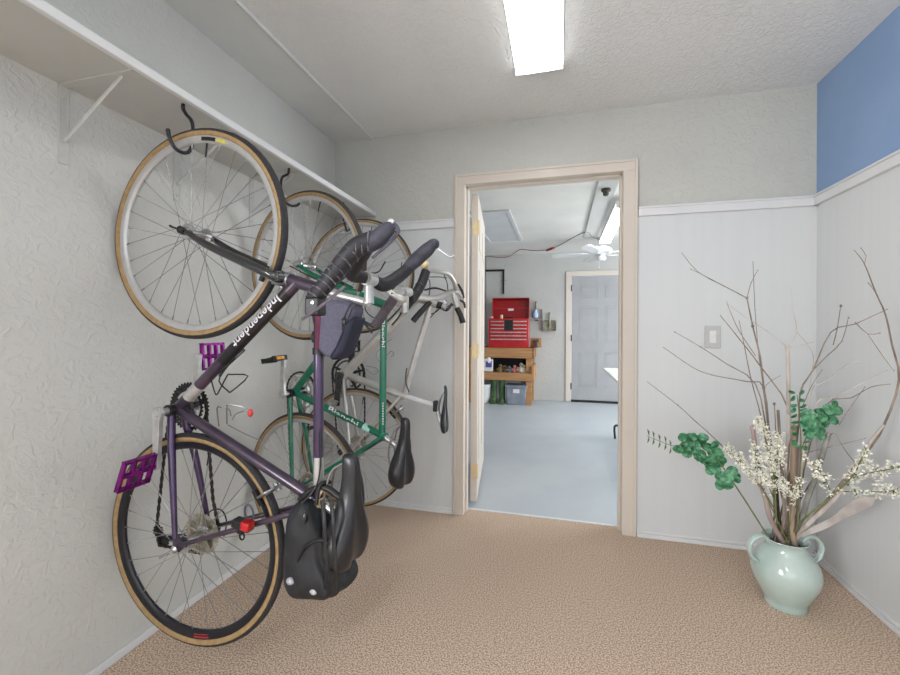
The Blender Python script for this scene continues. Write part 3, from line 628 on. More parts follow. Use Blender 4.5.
# bottle cages
def cage(bk, pts_list, mt=STEEL, r=.0022, tips=None, plate=None):
    b = mb()
    for pts in pts_list:
        b.tube([bk.L(x, y, yy) for x, y, yy in pts], r, 6, smooth=3)
    o = b.build('bottle_cage', mt, bk.t)
    for x, y, yy in tips or (): t2 = mb(); c = bk.L(x, y, yy); t2.ball(c, .010, 10, (1.3, .8, .8)); t2.build('rubber_tip', REDR, o)
    return o
cage(B1, [[(245, 350, .0), (231, 363, .01), (219, 374, .01)], [(244, 349, .03), (236, 356, .03), (224, 371, .02), (219, 376, .01)], [(211, 379, .02), (215, 393, .03), (218, 393, .03), (227, 376, .03), (231, 374.5, .03), (248, 376, .03), (232, 391, .03), (228, 391, .03), (219, 381, .02), (224, 371, .01)]], BLACKP)
cage(B1, [[(219, 426, .0), (217, 408, .03), (222, 408, .04), (229, 409.5, .03), (231, 416, .02)], [(227, 424, .0), (227, 406, .04), (230, 404.5, .04), (243, 407, .03), (249, 410, .03)], [(244, 411, .02), (236, 414, .02), (232, 420, .02)], [(228, 425, .01), (243, 433, .01), (261, 441, .01)]], STEEL, .0020, tips=[(250.5, 413, .03)])

# frame bag on the purple top tube
def bagobj(name, label, cat, secs, mats, matf, **k):
    return None
FB = thing('handlebar_bag', 'lilac grey and navy wedge bag strapped on the purple top tube below the handlebar', 'bag'); FB.matrix_world = B1.t.matrix_world.copy(); FB.rotation_euler = FB.matrix_world.to_euler()
poly = [L(324, 300), L(352, 301), L(360, 308), L(355, 325), L(346, 346), L(338, 357), L(331, 357), L(322, 349)]
poly = [(v.x, v.z) for v in poly]
b = mb(); b.prism(poly, -.038, .032); o = b.build('bag_body', LILAC, FB, bevel=.012)
b = mb(); b.prism([(lambda v: (v.x, v.z))(L(x, y)) for x, y in ((321, 299), (329, 300), (325, 351), (320.5, 349))], -.040, .034); b.build('side_panel', MAROON, FB, bevel=.006)
b = mb(); b.prism([(lambda v: (v.x, v.z))(L(x, y)) for x, y in ((351, 322), (361, 316), (349, 352), (340, 360), (334, 358), (342, 344))], -.044, .036); b.build('front_pocket', NAVY, FB, bevel=.010)
for x0, y0, x1, y1, x2, y2 in ((351, 302, 344, 318, 342, 330), (354, 304, 348, 318, 345, 331)):
    b = mb(); b.tube([L(x0, y0, .033), L(x1, y1, .034), L(x2, y2, .034)], .0018, 6, smooth=5); b.build('zip', BLACKP, FB)
b = mb(); c = L(344, 322, .036); b.ball(c, .010, 8, (1.4, .5, .8)); b.build('buckle', BLACKP, FB)
b = mb(); b.tube([(.60, 0, .45), (.62, 0, .45)], .019, 12); c = L(315.5, 337, .0); b.ball(c, .016, 10, (1.3, 1, .8)); b.build('strap', BLACKP, FB)

# saddle bag
SB = thing('saddle_bag', 'bulging black fabric bag hanging under the saddle of the purple bicycle', 'bag'); SB.matrix_world = B1.t.matrix_world.copy(); SB.rotation_euler = SB.matrix_world.to_euler()
b = mb(); prof = [(496, 303, 318, .03), (500, 297, 324, .055), (512, 292, 332, .066), (530, 289.5, 338, .072), (552, 288, 344, .075), (570, 289, 357, .080), (580, 291, 358, .078), (587, 297, 352, .066), (591, 307, 338, .04)]
vs = []; K = 28
for yy, xa, xb, hw in prof:
    A = L(xa+3, yy, 0); Bq = L(xb-4, yy, 0); c = (A+Bq)/2; rx = (Bq-A).length/2
    for k in range(K):
        a = 2*math.pi*k/K; ca, sa = math.cos(a), math.sin(a); rr = 1+.06*math.sin(5*a+yy*.09)+.05*math.sin(9*a-yy*.2)+(.09*math.sin(12*a) if yy > 540 else 0)
        vs.append(c+Vector(((Bq-A).normalized().x*0, 0, 0))+(Bq-A).normalized()*(rx*math.copysign(abs(ca)**.7, ca)*rr)+Vector((0, hw*math.copysign(abs(sa)**.7, sa)*rr, 0)))
fs = []
for i in range(len(prof)-1):
    for k in range(K): fs.append((i*K+k, i*K+(k+1) % K, (i+1)*K+(k+1) % K, (i+1)*K+k))
fs.append(tuple(range(K))[::-1]); fs.append(tuple((len(prof)-1)*K+k for k in range(K)))
b.add(vs, fs); o = b.build('bag_body', NYLON, SB, ang=80); md = o.modifiers.new('s', 'SUBSURF'); md.levels = 1; md.render_levels = 2
b = mb(); b.tube([L(296, 568, .07), L(304, 548, .078), L(322, 540, .085), L(342, 556, .07)], .004, 8, smooth=6); b.build('seam', BLACKP, SB)
b = mb(); b.box((0, 0, 0), (.001, .001, .001)); 
b = mb(); 
for x in (322, 331): b.tube([L(x, 500, .06), L(x+2, 520, .082), L(x+3, 548, .088), L(x+5, 575, .088), L(x+3, 590, .075)], .006, 8, smooth=6, flat=.4)
b.build('strap', BLACKP, SB)
b = mb(); b.ball(L(305, 518, .075), .020, 12, (.9, .45, .35)); b.build('gloss_patch', CARBON, SB)
for x, y in ((290.5, 583), (314, 593)):
    b = mb(); b.ball(L(x, y-2, .072), .0105, 10, (1, .9, 1.2)); b.build('reflective_patch', mat('grey_reflective_patch', (176, 176, 180), .5), SB)
b = mb(); b.tube([L(300, 500, .02), L(312, 490, .02), L(326, 488, .02), L(340, 498, .02)], .010, 10, smooth=5); b.tube([L(316, 505, .04), L(320, 485, .03), L(330, 482, 0)], .006, 8, smooth=5); b.build('mount', BLACKP, SB)

# ---------- bicycle 2: green
B2 = Bike('bicycle', 'dark green road bicycle with tan tires hanging in the middle of the row', (-1.141, 1.692, .423), (-1.124, 1.668, 1.435), .178)
L = B2.L; BB = (.427, -.064); SCp = (.289, .436); HL = (.872, .315); HT = (.832, .445); wb = B2.wb
fr = frame_tubes(B2, BB, SCp, HL, HT, [GREEN]*7, r=(.0148, .0148, .0165, .0185), tt=((.292, .428), (.838, .431)), dt=(.866, .33), stay_r=.0078)
lettering('Bianchi', fr, L(331, 407.5), L(360, 424), (1, 0, .2), .0148, .024, WHITEP)
lettering('Bianchi', fr, L(385, 320), L(385, 347), (0, 0, 1), .0148, .019, WHITEP)
b = mb(); p0 = L(385, 402); p1 = L(385, 425)
for k in range(9): a = p0.lerp(p1, k/9); c_ = p0.lerp(p1, (k+.6)/9); b.box((min(a.x, c_.x), .0146, a.z-.003), (max(a.x, c_.x), .0158, a.z+.003))
b.build('small_decal', WHITEP, fr)
b = mb(); p0 = L(364, 426.5); p1 = L(371, 430.5); b.tube([p0, p1], .0160, 20); b.build('pale_band', mat('pale_green_band', (170, 215, 205), .4), fr)
ax = (V2(*HT)-V2(*HL)).normalized(); d0 = V2(*BB)
hs = mb(); hs.tube([V2(*HL)-ax*.016, V2(*HL)], .021, 18); hs.build('headset_cup', CHROME, B2.t); hs = mb(); hs.tube([V2(*HT), V2(*HT)+ax*.02], [.021, .017], 18); hs.build('headset_cup', CHROME, B2.t)
fork(B2, (.885, .285), GREEN, wb, r=(.0135, .0075))
w3 = wheel(B2, wb, K2, .2); w4 = wheel(B2, 0, K2, .0, True)
qr(B2, wb, .055, math.radians(90)).build('quick_release', CHROME, B2.t); qr(B2, 0, .066, math.radians(60)).build('quick_release', CHROME, B2.t)
cassette(w4, [.052, .047, .042, .037, .032, .028])
crankset(B2, BB, math.radians(2), math.radians(182), SILVER, SILVER, R1=.09)
road_pedal(B2, BB[0]+.165, BB[1]+.006, .068, 1, math.radians(76)); road_pedal(B2, BB[0]-.165, BB[1], -.075, -1, .3)
derailleur(B2, (-.018, -.065), (-.05, -.11))
chain_along(B2, [(-.03, -.125)]+arc(BB[0], BB[1], .09, math.radians(258), math.radians(450))+arc(0, 0, .036, math.radians(90), math.radians(230), 8), -.045)
b = mb(); sd = (V2(*SCp)-d0).normalized(); pe = L(399, 447); b.tube([V2(*SCp), pe], .0136, 16); b.box((pe.x-.02, -.018, pe.z-.008), (pe.x+.03, .018, pe.z+.012)); b.build('seat_post', CHROME, B2.t, bevel=.003)
b = mb(); b.tube([V2(*SCp)-sd*.012, V2(*SCp)+sd*.012], .018, 16); b.build('seat_clamp', GREEN, B2.t)
saddle(B2, (.100, 0, .520), (.378, 0, .552), .150, .075, sag=.004)
caliper(B2, 0, math.radians(57)); caliper(B2, wb, math.atan2(.285, .885-wb))
b = mb(); q0 = V2(*HT)+ax*.09; cl = V2(.886, .535)
b.tube([V2(*HT)+ax*.01, q0], .0112, 14); b.tube([q0-ax*.01, q0, cl], [.014, .0145, .0125], 14); b.lathe([(0, -.026), (.019, -.026), (.019, .026), (0, .026)], cl, 'y', 18); b.build('stem', SILVER, B2.t)
hb = mb(); hb.tube([cl-Vector((0, .03, 0)), cl+Vector((0, .03, 0))], .013, 12); HB2 = hb.build('handlebar', SILVER, B2.t)
gA = L(375, 326, .2); gB = L(394, 298, .2)
b = mb(); b.tube([gA, gB], [.0175, .0175], 14); b.build('bar_grip', GREYT, HB2)
b = mb(); b.tube([gB, L(398, 297, .12), cl+Vector((0, .03, 0))], .012, 12, smooth=6); b.tube([L(383, 284, .20), L(391, 294, .20), L(400, 299, .19), L(406, 300, .17)], [.009, .0135, .0135, .010], 12, smooth=5, flat=.7); b.build('lever_body', SILVER, HB2)
b = mb(); b.lathe([(0, 0), (.0035, 0), (.0035, .002), (0, .002)], L(386, 286.5, .2135), 'y', 8); b.lathe([(0, 0), (.0035, 0), (.0035, .002), (0, .002)], L(392, 293.5, .2135), 'y', 8); b.build('bolt', BLACKP, HB2)
b = mb(); b.tube([gA, L(368, 324, .21), L(361, 319, .21)], [.009, .006, .005], 8, smooth=4); b.tube([L(361, 319, .21), L(372, 333, .20)], .004, 8); b.build('brake_lever', BLACKP, HB2)
b = mb(); b.tube([cl-Vector((0, .03, 0)), L(411, 300, -.06), L(421, 285, -.13), L(426, 271, -.16)], [.019, .021, .021, .020], 14, smooth=6); b.tube([L(402, 312, -.02), L(411, 300, -.06)], [.018, .02], 12); o = b.build('bar_tape', TAPE, HB2)
b = mb()
pp = [L(403, 310, -.03), L(408, 303, -.05), L(412, 298, -.07), L(416, 292, -.09), L(420, 286, -.12), L(423, 280, -.14)]
for i in range(len(pp)-1):
    a = pp[i]; d = (pp[i+1]-pp[i]).normalized(); o_ = d.orthogonal().normalized(); q2 = d.cross(o_); b.tube([a+(o_*math.cos(t)+q2*math.sin(t))*.0212 for t in [j*math.pi/6 for j in range(12)]], .001, 5, closed=True)
b.build('tape_edge', TAPEW, HB2)
b = mb(); b.lathe([(0, -.016), (.018, -.012), (.022, 0), (.020, .014), (.008, .02), (0, .02)], L(424, 264, -.16), 'y', 16); b.build('bell', BRASS, HB2)
b = mb(); b.tube([L(403, 310, .0), L(398, 318, .02), L(392, 325, .04)], .004, 8, smooth=4); b.tube([L(400, 308, .04), L(393, 316, .05), L(387, 322, .06)], .003, 8, smooth=4); b.build('brake_lever', BLACKP, HB2)
for pts in ([L(402, 262, 0), L(400, 272, .0), L(396, 285, .02), L(392, 290, .03)], [L(385, 312, .1), L(375, 318, .1), L(365, 308, .05), L(372, 290, 0)]):
    b = mb(); b.tube(pts, .0022, 6, smooth=8); b.build('cable', BLACKP, B2.t)
b = mb(); b.tube([L(383, 440, .02), L(372, 446, .03), L(352, 456, .03)], .0026, 6, smooth=6); b.build('cable', BLACKP, B2.t)

# ---------- bicycle 3: silver
B3 = Bike('bicycle', 'pale silver compact road bicycle with black crank arm hanging nearest the doorway', (-1.139, 2.185, .468), (-1.139, 2.225, 1.459), -.045)
L = B3.L; BB = (.416, -.076); SCp = (.306, .280); HL = (.868, .325); HT = (.820, .475); wb = B3.wb
fr = frame_tubes(B3, BB, SCp, HL, HT, [FSILV]*7, r=(.0215, .0165, .0280, .023), tt=((.303, .288), (.835, .440)), dt=(.858, .35), stay_r=.0085, stay_at=(.30, .27))
ax = (V2(*HT)-V2(*HL)).normalized(); d0 = V2(*BB)
b = mb(); b.tube([d0, d0.lerp(V2(.858, .35), .12)], [.034, .024], 16, smooth=0); b.ball(d0, .036, 14, (1, .95, 1)); b.ball(V2(*SCp), .027, 12, (1, .8, 1)); b.build('frame_lug', FSILV, fr)
hs = mb(); hs.tube([V2(*HT), V2(*HT)+ax*.03], [.021, .019], 18); hs.build('headset', BLACKP, B3.t)
fork(B3, (.878, .293), FSILV, wb, r=(.0145, .0085))
w5 = wheel(B3, wb, K3, .15); w6 = wheel(B3, 0, K3, .05, True, 28)
qr(B3, wb, .055, math.radians(200)).build('quick_release', CHROME, B3.t); qr(B3, 0, .066, math.radians(30)).build('quick_release', CHROME, B3.t)
cassette(w6, [.058, .052, .046, .040, .035, .030, .027])
crankset(B3, BB, math.radians(184), math.radians(4), CARBON, BLACKP, R1=.105, spider=CARBON, wd=1.5)
road_pedal(B3, BB[0]-.165, BB[1]-.012, .068, 1, .4, False, SILVER, .6); road_pedal(B3, BB[0]+.165, BB[1]+.01, -.075, -1, 0, True)
derailleur(B3, (-.018, -.07), (-.05, -.115))
chain_along(B3, [(-.03, -.13)]+arc(BB[0], BB[1], .105, math.radians(258), math.radians(450))+arc(0, 0, .040, math.radians(90), math.radians(230), 8), -.045)
pe = L(436, 406); b = mb(); b.tube([V2(*SCp), pe], .0150, 16); b.build('seat_post', TRIMW, B3.t)
b = mb(); b.box((pe.x-.03, -.02, pe.z-.014), (pe.x+.03, .02, pe.z+.012)); b.build('seat_post_head', BLACKP, B3.t, bevel=.006)
saddle(B3, (.112, 0, .520), (.372, 0, .540), .120, .034, sag=.004)
b = mb(); b.tube([L(437, 412, .03), L(440, 422, .03), L(444, 432, .03)], [.008, .011, .007], 8, smooth=4); b.build('saddle_shell_edge', SILVER, B3.t)
caliper(B3, 0, math.radians(47)); caliper(B3, wb, math.atan2(.293, .878-wb))
b = mb(); b.tube([L(407, 368, .02), L(406, 374, .03), L(406, 383, .03), L(409, 392, .025)], .0040, 8, smooth=6); b.build('cable', BLACKP, B3.t)
# stem and bare silver handlebar
cl = L(424, 297)
b = mb(); b.tube([V2(*HT)+ax*.0, V2(*HT)+ax*.05], .015, 14); b.tube([V2(*HT)+ax*.045, cl], .016, 14); b.lathe([(0, -.03), (.022, -.03), (.022, .03), (0, .03)], cl, 'y', 18); b.build('stem', SILVER, B3.t)
HB3m = mb(); HB3m.tube([L(416, 297, .10), L(428, 299, .02), L(440, 297, -.05), L(454, 291, -.12)], [.019, .019, .018, .016], 14, smooth=6)
HB3m.tube([L(427, 270, .12), L(436, 271, .08), L(448, 274, .0), L(454, 282, -.06), L(456, 291, -.12)], [.012, .013, .013, .013, .013], 14, smooth=6); HB3 = HB3m.build('handlebar', FSILV, B3.t)
b = mb(); b.tube([L(457, 308, -.10), L(461, 316, -.10), L(463, 323, -.10)], [.016, .0165, .017], 12); b.build('grip', BLACKP, HB3)
b = mb(); b.tube([L(454, 292, -.11), L(459, 293, -.11), L(462, 297, -.11)], [.011, .012, .010], 10); b.tube([L(453, 293, -.11), L(456, 303, -.1), L(458, 309, -.1)], [.014, .015, .012], 10); b.build('lever_body', SILVER, HB3)
b = mb(); b.tube([L(458, 284, -.11), L(462, 291, -.11), L(464, 298, -.11)], [.006, .008, .005], 8, smooth=4); b.tube([L(460, 300, -.1), L(464, 303, -.1), L(465, 308, -.1)], [.005, .007, .005], 8, smooth=4)
b.tube([L(430, 302, 0), L(438, 304, -.02), L(446, 310, -.05), L(452, 304, -.08)], [.009, .011, .010, .008], 8, smooth=4); b.tube([L(413, 321, .08), L(420, 313, .06), L(430, 302, .02)], [.017, .017, .014], 10, smooth=4); b.build('brake_lever', BLACKP, HB3)
b = mb(); b.lathe([(0, -.008), (.016, -.008), (.016, .008), (0, .008)], L(444, 303, -.02), 'y', 16); b.build('clamp', CHROME, HB3)
b = mb(); b.tube([L(425, 290, .0), L(435, 288, -.05), L(446, 291, -.1)], [.010, .012, .009], 10, smooth=4, flat=.5); b.build('cable_housing_pad', BLACKP, HB3)
for pts in ([(427, 276, .1), (430, 284, .05), (428, 300, .0), (422, 312, .0)], [(428, 277, .1), (440, 277, .02), (447, 278, -.05)], [(444, 275, 0), (447, 283, -.05), (448, 292, -.1)], [(424, 315, .0), (436, 312, -.02), (446, 300, -.05)], [(430, 318, .02), (440, 308, -.02), (455, 305, -.1)]):
    b = mb(); b.tube([L(*p_) for p_ in pts], .0028, 6, smooth=8); b.build('cable', BLACKP, B3.t)
cage(B3, [[(392, 339, 0), (386, 343, 0), (377, 352, .01)], [(377, 352, .01), (377, 358, .02), (381, 362, .02), (388, 354, .02), (391, 351, .03), (394, 354, .02), (391, 357, .02)], [(366, 366, .03), (376, 368, .03), (378, 372, .02), (373, 374, .02), (366, 369, .03)], [(374, 371, .02), (381, 371, .0)]], STEEL, .0022)

# hooks that carry the front wheels
W = B1.W
top = Vector((-1.209, 1.107, SZ)); L = B1.L
hook('black bent hook screwed under the shelf carrying the purple bicycle front wheel', [top, top+Vector((0, .0, -.015)), W(L(186, 114, -.035)), W(L(192, 122, -.035)), W(L(193, 136, -.035)), W(L(191, 149, -.03)), W(L(185, 153, 0)), W(L(176, 149, .03)), W(L(170, 139, .045)), W(L(168, 130.5, .045))], .0058)
L = B2.L; W = B2.W; top = Vector((-1.212, 1.669, SZ))
hook('black angular hook screwed under the shelf carrying the green bicycle front wheel', [top, W(L(288, 174, -.02)), W(L(282.5, 177, -.01)), W(L(281, 184, .0)), W(L(281.5, 196, .03)), W(L(285, 202, .03)), W(L(292, 206, .0)), W(L(298, 205, -.03)), W(L(299.5, 201, -.035))], .0058)
L = B3.L; W = B3.W; p = W(L(343.5, 219, .03)); top = Vector((p.x, p.y-.005, SZ))
hook('dark hook at the rim of the silver bicycle front wheel, farthest along the shelf', [top, top+Vector((0, 0, -.03)), p, W(L(345.5, 227, .03)), W(L(347, 231, .01)), W(L(350, 229, -.03)), W(L(351, 224, -.035))], .0058)

# ------------------------------------------------------------------ ceiling lights
def light_box(label, x0, x1, y0, y1, z, em, group):
    cx, cy = (x0+x1)/2, (y0+y1)/2; t = thing('ceiling_light', label, 'ceiling light', (cx, cy, z), 0, group); hx, hy = (x1-x0)/2, (y1-y0)/2
    b = mb(); b.box((-hx, -hy, -.012), (hx, hy, 0))
    if z < H-.05:
        for yy in (-hy*.7, hy*.7): b.tube([(0, yy, 0), (0, yy, H-z)], .008, 8)
    b.box((-hx, -hy, -.012), (hx, hy, -.011)); b.box((-hx, -hy-.004, -.036), (hx, -hy, 0)); b.box((-hx, hy, -.036), (hx, hy+.004, 0)); b.build('housing', TRIMW, t)
    mt = bpy.data.materials.new('lit_diffuser'); mt.use_nodes = True; nt = mt.node_tree; p = nt.nodes['Principled BSDF']; p.inputs['Base Color'].default_value = (.8, .8, .78, 1); p.inputs['Roughness'].default_value = .3
    tc = nt.nodes.new('ShaderNodeTexCoord'); sx = nt.nodes.new('ShaderNodeSeparateXYZ'); nt.links.new(tc.outputs['Object'], sx.inputs[0])
    ab = nt.nodes.new('ShaderNodeMath'); ab.operation = 'ABSOLUTE'; nt.links.new(sx.outputs['X'], ab.inputs[0])
    sb = nt.nodes.new('ShaderNodeMath'); sb.operation = 'SUBTRACT'; nt.links.new(ab.outputs[0], sb.inputs[0]); sb.inputs[1].default_value = hx*.52
    a2 = nt.nodes.new('ShaderNodeMath'); a2.operation = 'ABSOLUTE'; nt.links.new(sb.outputs[0], a2.inputs[0])
    mr = nt.nodes.new('ShaderNodeMapRange'); mr.inputs[1].default_value = 0; mr.inputs[2].default_value = hx*.55; mr.inputs[3].default_value = 1.0; mr.inputs[4].default_value = .42; nt.links.new(a2.outputs[0], mr.inputs[0])
    ml = nt.nodes.new('ShaderNodeMath'); ml.operation = 'MULTIPLY'; nt.links.new(mr.outputs[0], ml.inputs[0]); ml.inputs[1].default_value = em
    p.inputs['Emission Color'].default_value = (.97, .99, 1, 1); nt.links.new(ml.outputs[0], p.inputs['Emission Strength'])
    b = mb(); pr = [(-hx, -.012), (-hx*.98, -.035), (-hx*.86, -.052), (-hx*.4, -.058), (hx*.4, -.058), (hx*.86, -.052), (hx*.98, -.035), (hx, -.012)]
    pr = [(x, z*.62) for x, z in pr]; b.prism(pr, -hy, hy, 'y'); b.build('diffuser', mt, t)
    return t
light_box('lit rectangular fluorescent ceiling light above the bicycle room', -.213, .008, .80, 2.018, H, LAMP_A, 'ceiling lights of the bicycle room')
light_box('added fluorescent fill light hanging lower at the rear of the room, out of view', -.213, .008, -1.9, -.68, H-.2, FILL_B, 'ceiling lights of the bicycle room')  # added behind the camera as fill; no such fixture is seen
def strip(label, x, y0, y1, em):
    t = thing('strip_light', label, 'ceiling light', (x, (y0+y1)/2, 2.40)); hy = (y1-y0)/2
    b = mb(); b.box((-.075, -hy, -.075), (.075, hy, -.045)); b.build('housing', TRIMW, t, bevel=.004)
    b = mb()
    for s in (-hy+.1, hy-.1): b.tube([(0, s, -.045), (0, s, 0)], .006, 8)
    b.build('hanger', TRIMW, t)
    for sx in (-.036, .036): b = mb(); b.tube([(sx, -hy+.02, -.093), (sx, hy-.02, -.093)], .018, 12); b.build('fluorescent_tube', mat('lit_tube', (250, 252, 255), .4, emit=em), t)
    for s in (-hy, hy-.02): b = mb(); b.box((-.07, s, -.112), (.07, s+.02, -.07)); b.build('end_cap', TRIMW, t)
strip('lit twin tube strip light hanging from the garage ceiling beside the fan', .57, 4.15, 5.82, LAMP_G)
strip('added twin tube fill light far right in the garage, hidden by the door frame', 2.4, 4.0, 5.3, LAMP_G)  # added as extra garage light; no second fixture is seen

# light switch
t = thing('light_switch', 'white rocker light switch on the panelled wall left of the branches', 'light switch', (.789, YB-.007, 1.115))
b = mb(); b.box((-.038, -.006, -.060), (.038, 0, .060)); b.build('cover_plate', mat('switch_plate_white', (192, 192, 191), .35), t, bevel=.003)
b = mb(); b.box((-.017, -.010, -.034), (.017, -.005, .034)); b.build('rocker', mat('rocker_white', (222, 222, 221), .3), t, bevel=.003)

# ------------------------------------------------------------------ garage contents
BENCH = mat('bench_timber', (182, 138, 94), .65, col2=(158, 112, 70), scale=3, stretch=(1, 6, 14), ramp=(.3, .7))
BENCHD = mat('bench_timber_dark', (150, 104, 62), .7, col2=(122, 82, 48), scale=3, stretch=(1, 6, 14))
bx0, bx1, by0, by1 = -2.2, -.405, 6.42, GY-.01
t = thing('workbench', 'brown timber workbench with a lower shelf against the far garage wall', 'workbench', (-1.3, 6.7, 0)); ox, oy = -1.3, 6.7
def tb(a, c, nm, m_=BENCH, bv=.004): b = mb(); b.box((a[0]-ox, a[1]-oy, a[2]), (c[0]-ox, c[1]-oy, c[2])); return b.build(nm, m_, t, bevel=bv)
tb((bx0, by0+.02, .845), (bx1+.02, by1, .87), 'worktop', BENCHD); tb((bx0, by0-.01, .715), (bx1, by0+.03, .868), 'fascia'); tb((bx1-.01, by0-.01, .715), (bx1+.03, by1, .868), 'end_rail', BENCHD)
tb((bx0, by0+.02, .47), (bx1, by1, .49), 'shelf_board', BENCHD); tb((bx0, by0-.01, .37), (bx1, by0+.03, .485), 'shelf_rail'); tb((bx1-.01, by0-.01, .37), (bx1+.03, by1, .60), 'end_board')
for x in (bx0, -1.45, bx1-.095):
    for y in (by0+.0, by1-.09): tb((x, y+.03*(y < 6.6), 0), (x+.09, y+.09, .845), 'leg')
tb((bx0, by1-.02, .49), (bx1, by1, .84), 'back_board', mat('black_back_board', (30, 30, 36), .8))
# red tool chest with open lid
CHR = mat('red_tool_chest_paint', (190, 30, 36), .35, col2=(170, 24, 30), scale=8, coat=.4); CHD = mat('dark_red_inside', (150, 18, 24), .4)
t = thing('tool_chest', 'red metal tool chest with raised lid on the garage workbench', 'tool chest', (-.775, 6.6, .872))
b = mb(); b.box((-.305, -.15, 0), (.31, .15, .45)); b.build('chest_body', CHR, t, bevel=.006)
for i in range(6):
    z = .415-i*.055
    for x0, x1 in (((-.275, -.06), (.075, .285)) if i < 3 else ((-.275, .285),)):
        d = mb(); d.box((x0, -.156, z-.047), (x1, -.15, z)); dd = d.build('drawer', CHR, t, bevel=.002)
        h = mb(); h.box((x0+.004, -.166, z-.020), (x1-.004, -.155, z-.004)); h.build('drawer_pull', SILVER, dd, bevel=.002)
d = mb(); d.box((-.06, -.158, .265), (.075, -.15, .43)); d.build('black_panel', BLACKP, t, bevel=.003)
M = Matrix.Translation((0, .15, .45)) @ Matrix.Rotation(math.radians(-8), 4, 'X')
b = mb(); b.box((-.28, -.0, .0), (.30, .012, .34), M); b.box((-.28, -.09, .315), (.30, .0, .33), M)
for x in (-.285, .295): b.box((x, -.10, .0), (x+.008, .012, .33), M)
b.build('lid', CHD, t, bevel=.003)
b = mb(); b.box((-.28, -.012, .17), (.30, 0, .185), M); b.build('lid_rib', CHR, t)
b = mb(); b.box((-.04, -.004, .135), (.05, -.001, .175), M); b.build('lid_sticker', WHITEP, t)
b = mb(); b.box((-.09, -.05, .452), (.07, .06, .475)); b.build('tray', BLACKP, t)
b = mb(); b.lathe([(.0, 0), (.022, 0), (.022, .05), (.012, .06), (0, .06)], (-.775-.115, 6.54, 1.323), 'z', 12); tag(b.build('small_bottle', mat('cream_plastic', (225, 205, 170), .5)), 'small cream bottle standing on the open tool chest', 'bottle')
b = mb(); b.ball((-1.045, 6.52, 1.342), .024, 10, (1.3, 1, .8)); tag(b.build('cloth_ball', mat('pink_white_cloth', (235, 205, 205), .8)), 'small pink and white cloth at the left end of the tool chest', 'cloth')
# vise block at the bench end
t = thing('vise', 'grey bench vise on a wooden block at the right bench end', 'vise', (-.40, 6.62, .872))
b = mb(); b.box((-.05, .02, 0), (.12, .10, .15)); b.build('wood_block', BENCH, t, bevel=.003)
b = mb(); b.box((.02, -.06, 0), (.07, .02, .03)); b.box((.03, -.05, .03), (.06, .01, .09)); b.box((.005, -.10, .085), (.085, -.06, .13)); b.box((.005, .0, .085), (.085, .02, .13)); b.tube([(.045, -.15, .10), (.045, 0, .10)], .009, 8); b.tube([(.0, -.14, .10), (.09, -.14, .10)], .005, 8); b.build('vise_jaws', mat('cast_iron', (92, 88, 80), .5, .4), t, bevel=.002)
# wall bracket rail
BLK = BLACKP
t = thing('wall_hanger', 'black angle bracket on the garage wall above the tool chest', 'bracket', (-.917, GY, 2.14))
b = mb(); b.box((-.30, -.03, -.012), (.015, 0, .018)); b.build('arm', BLK, t); b = mb(); b.box((-.016, -.022, -.39), (.012, 0, 0)); b.build('upright', BLK, t)
b = mb()
for z, x in ((-.17, -.04), (-.17, .035), (.08, .02)): b.lathe([(0, -.006), (.007, -.004), (.007, 0), (0, 0)], (x, 0, z), 'y', 8)
b.build('screw', BLK, t)
b = mb(); 
p0 = at_y(486, 258, GY-.03); b.tube([(p0.x, GY-.02, 2.39), (p0.x, GY-.02, .9)], .010, 8); b.tube([(p0.x-.035, GY-.02, 2.39), (p0.x-.035, GY-.02, .9)], .006, 8)
tag(b.build('conduit', mat('grey_conduit', (140, 140, 138), .5)), 'grey vertical pipe on the garage wall left of the tool chest', 'pipe')
# dustpans
def dustpan(x, z, label, c1, c2, flip=0):
    t = thing('dustpan', label, 'dustpan', (x, GY-.012, z), 0, 'dustpans on the garage wall')
    b = mb(); b.prism([(-.105, -.10), (.105, -.10), (.09, .07), (-.09, .07)], -.006, 0, 'y'); b.box((-.105, -.05, -.105), (.105, 0, -.095)); b.box((-.108, -.045, -.10), (-.1, 0, .07)); b.box((.1, -.045, -.10), (.108, 0, .07)); b.build('pan', c1, t, bevel=.002)
    b = mb(); b.tube([(0, -.012, -.04), (0, -.02, .05), (0, -.012, .20)], [.016, .018, .012], 10, smooth=4); b.build('handle', c2, t)
    return t
PANG = mat('olive_grey_plastic', (150, 150, 130), .6, col2=(120, 120, 102), scale=20)
dustpan(-.165, 1.235, 'olive grey dustpan on the garage wall beside the far door', PANG, PANG)
t = dustpan(-.378, 1.42, 'pale blue and grey dustpan with brush hung next to the tool chest', mat('light_grey_plastic', (168, 168, 160), .6), PANG)
b = mb(); b.lathe([(0, .0), (.04, .0), (.045, .05), (.028, .10), (.016, .13), (0, .13)], (-.01, -.04, -.07), 'z', 12); b.build('brush', mat('pale_blue_plastic', (168, 190, 226), .5), t)
b = mb(); b.tube([(-.02, -.035, -.11), (.03, -.035, -.11)], .012, 8); b.build('brush_end', BLK, t)
# boots
BOOT = mat('green_rubber', (72, 104, 62), .4, col2=(52, 82, 46), scale=6)
blab = ('left of the two green rubber boots under the workbench', 'right of the two green rubber boots, next to the grey bin')
for i, x in enumerate((-1.005, -.875)):
    b = mb(); b.tube([(x, 6.53, .36), (x, 6.53, .2), (x+.005, 6.53, .06)], [.055, .048, .046], 14, smooth=4); b.tube([(x, 6.56, .045), (x+.005, 6.50, .045), (x+.01, 6.42, .035)], [.045, .05, .032], 12, smooth=4); b.box((x-.04, 6.385, 0), (x+.05, 6.60, .018)); tag(b.build('rubber_boot', BOOT, bevel=.004), blab[i], 'boot', 'green boots under the workbench')
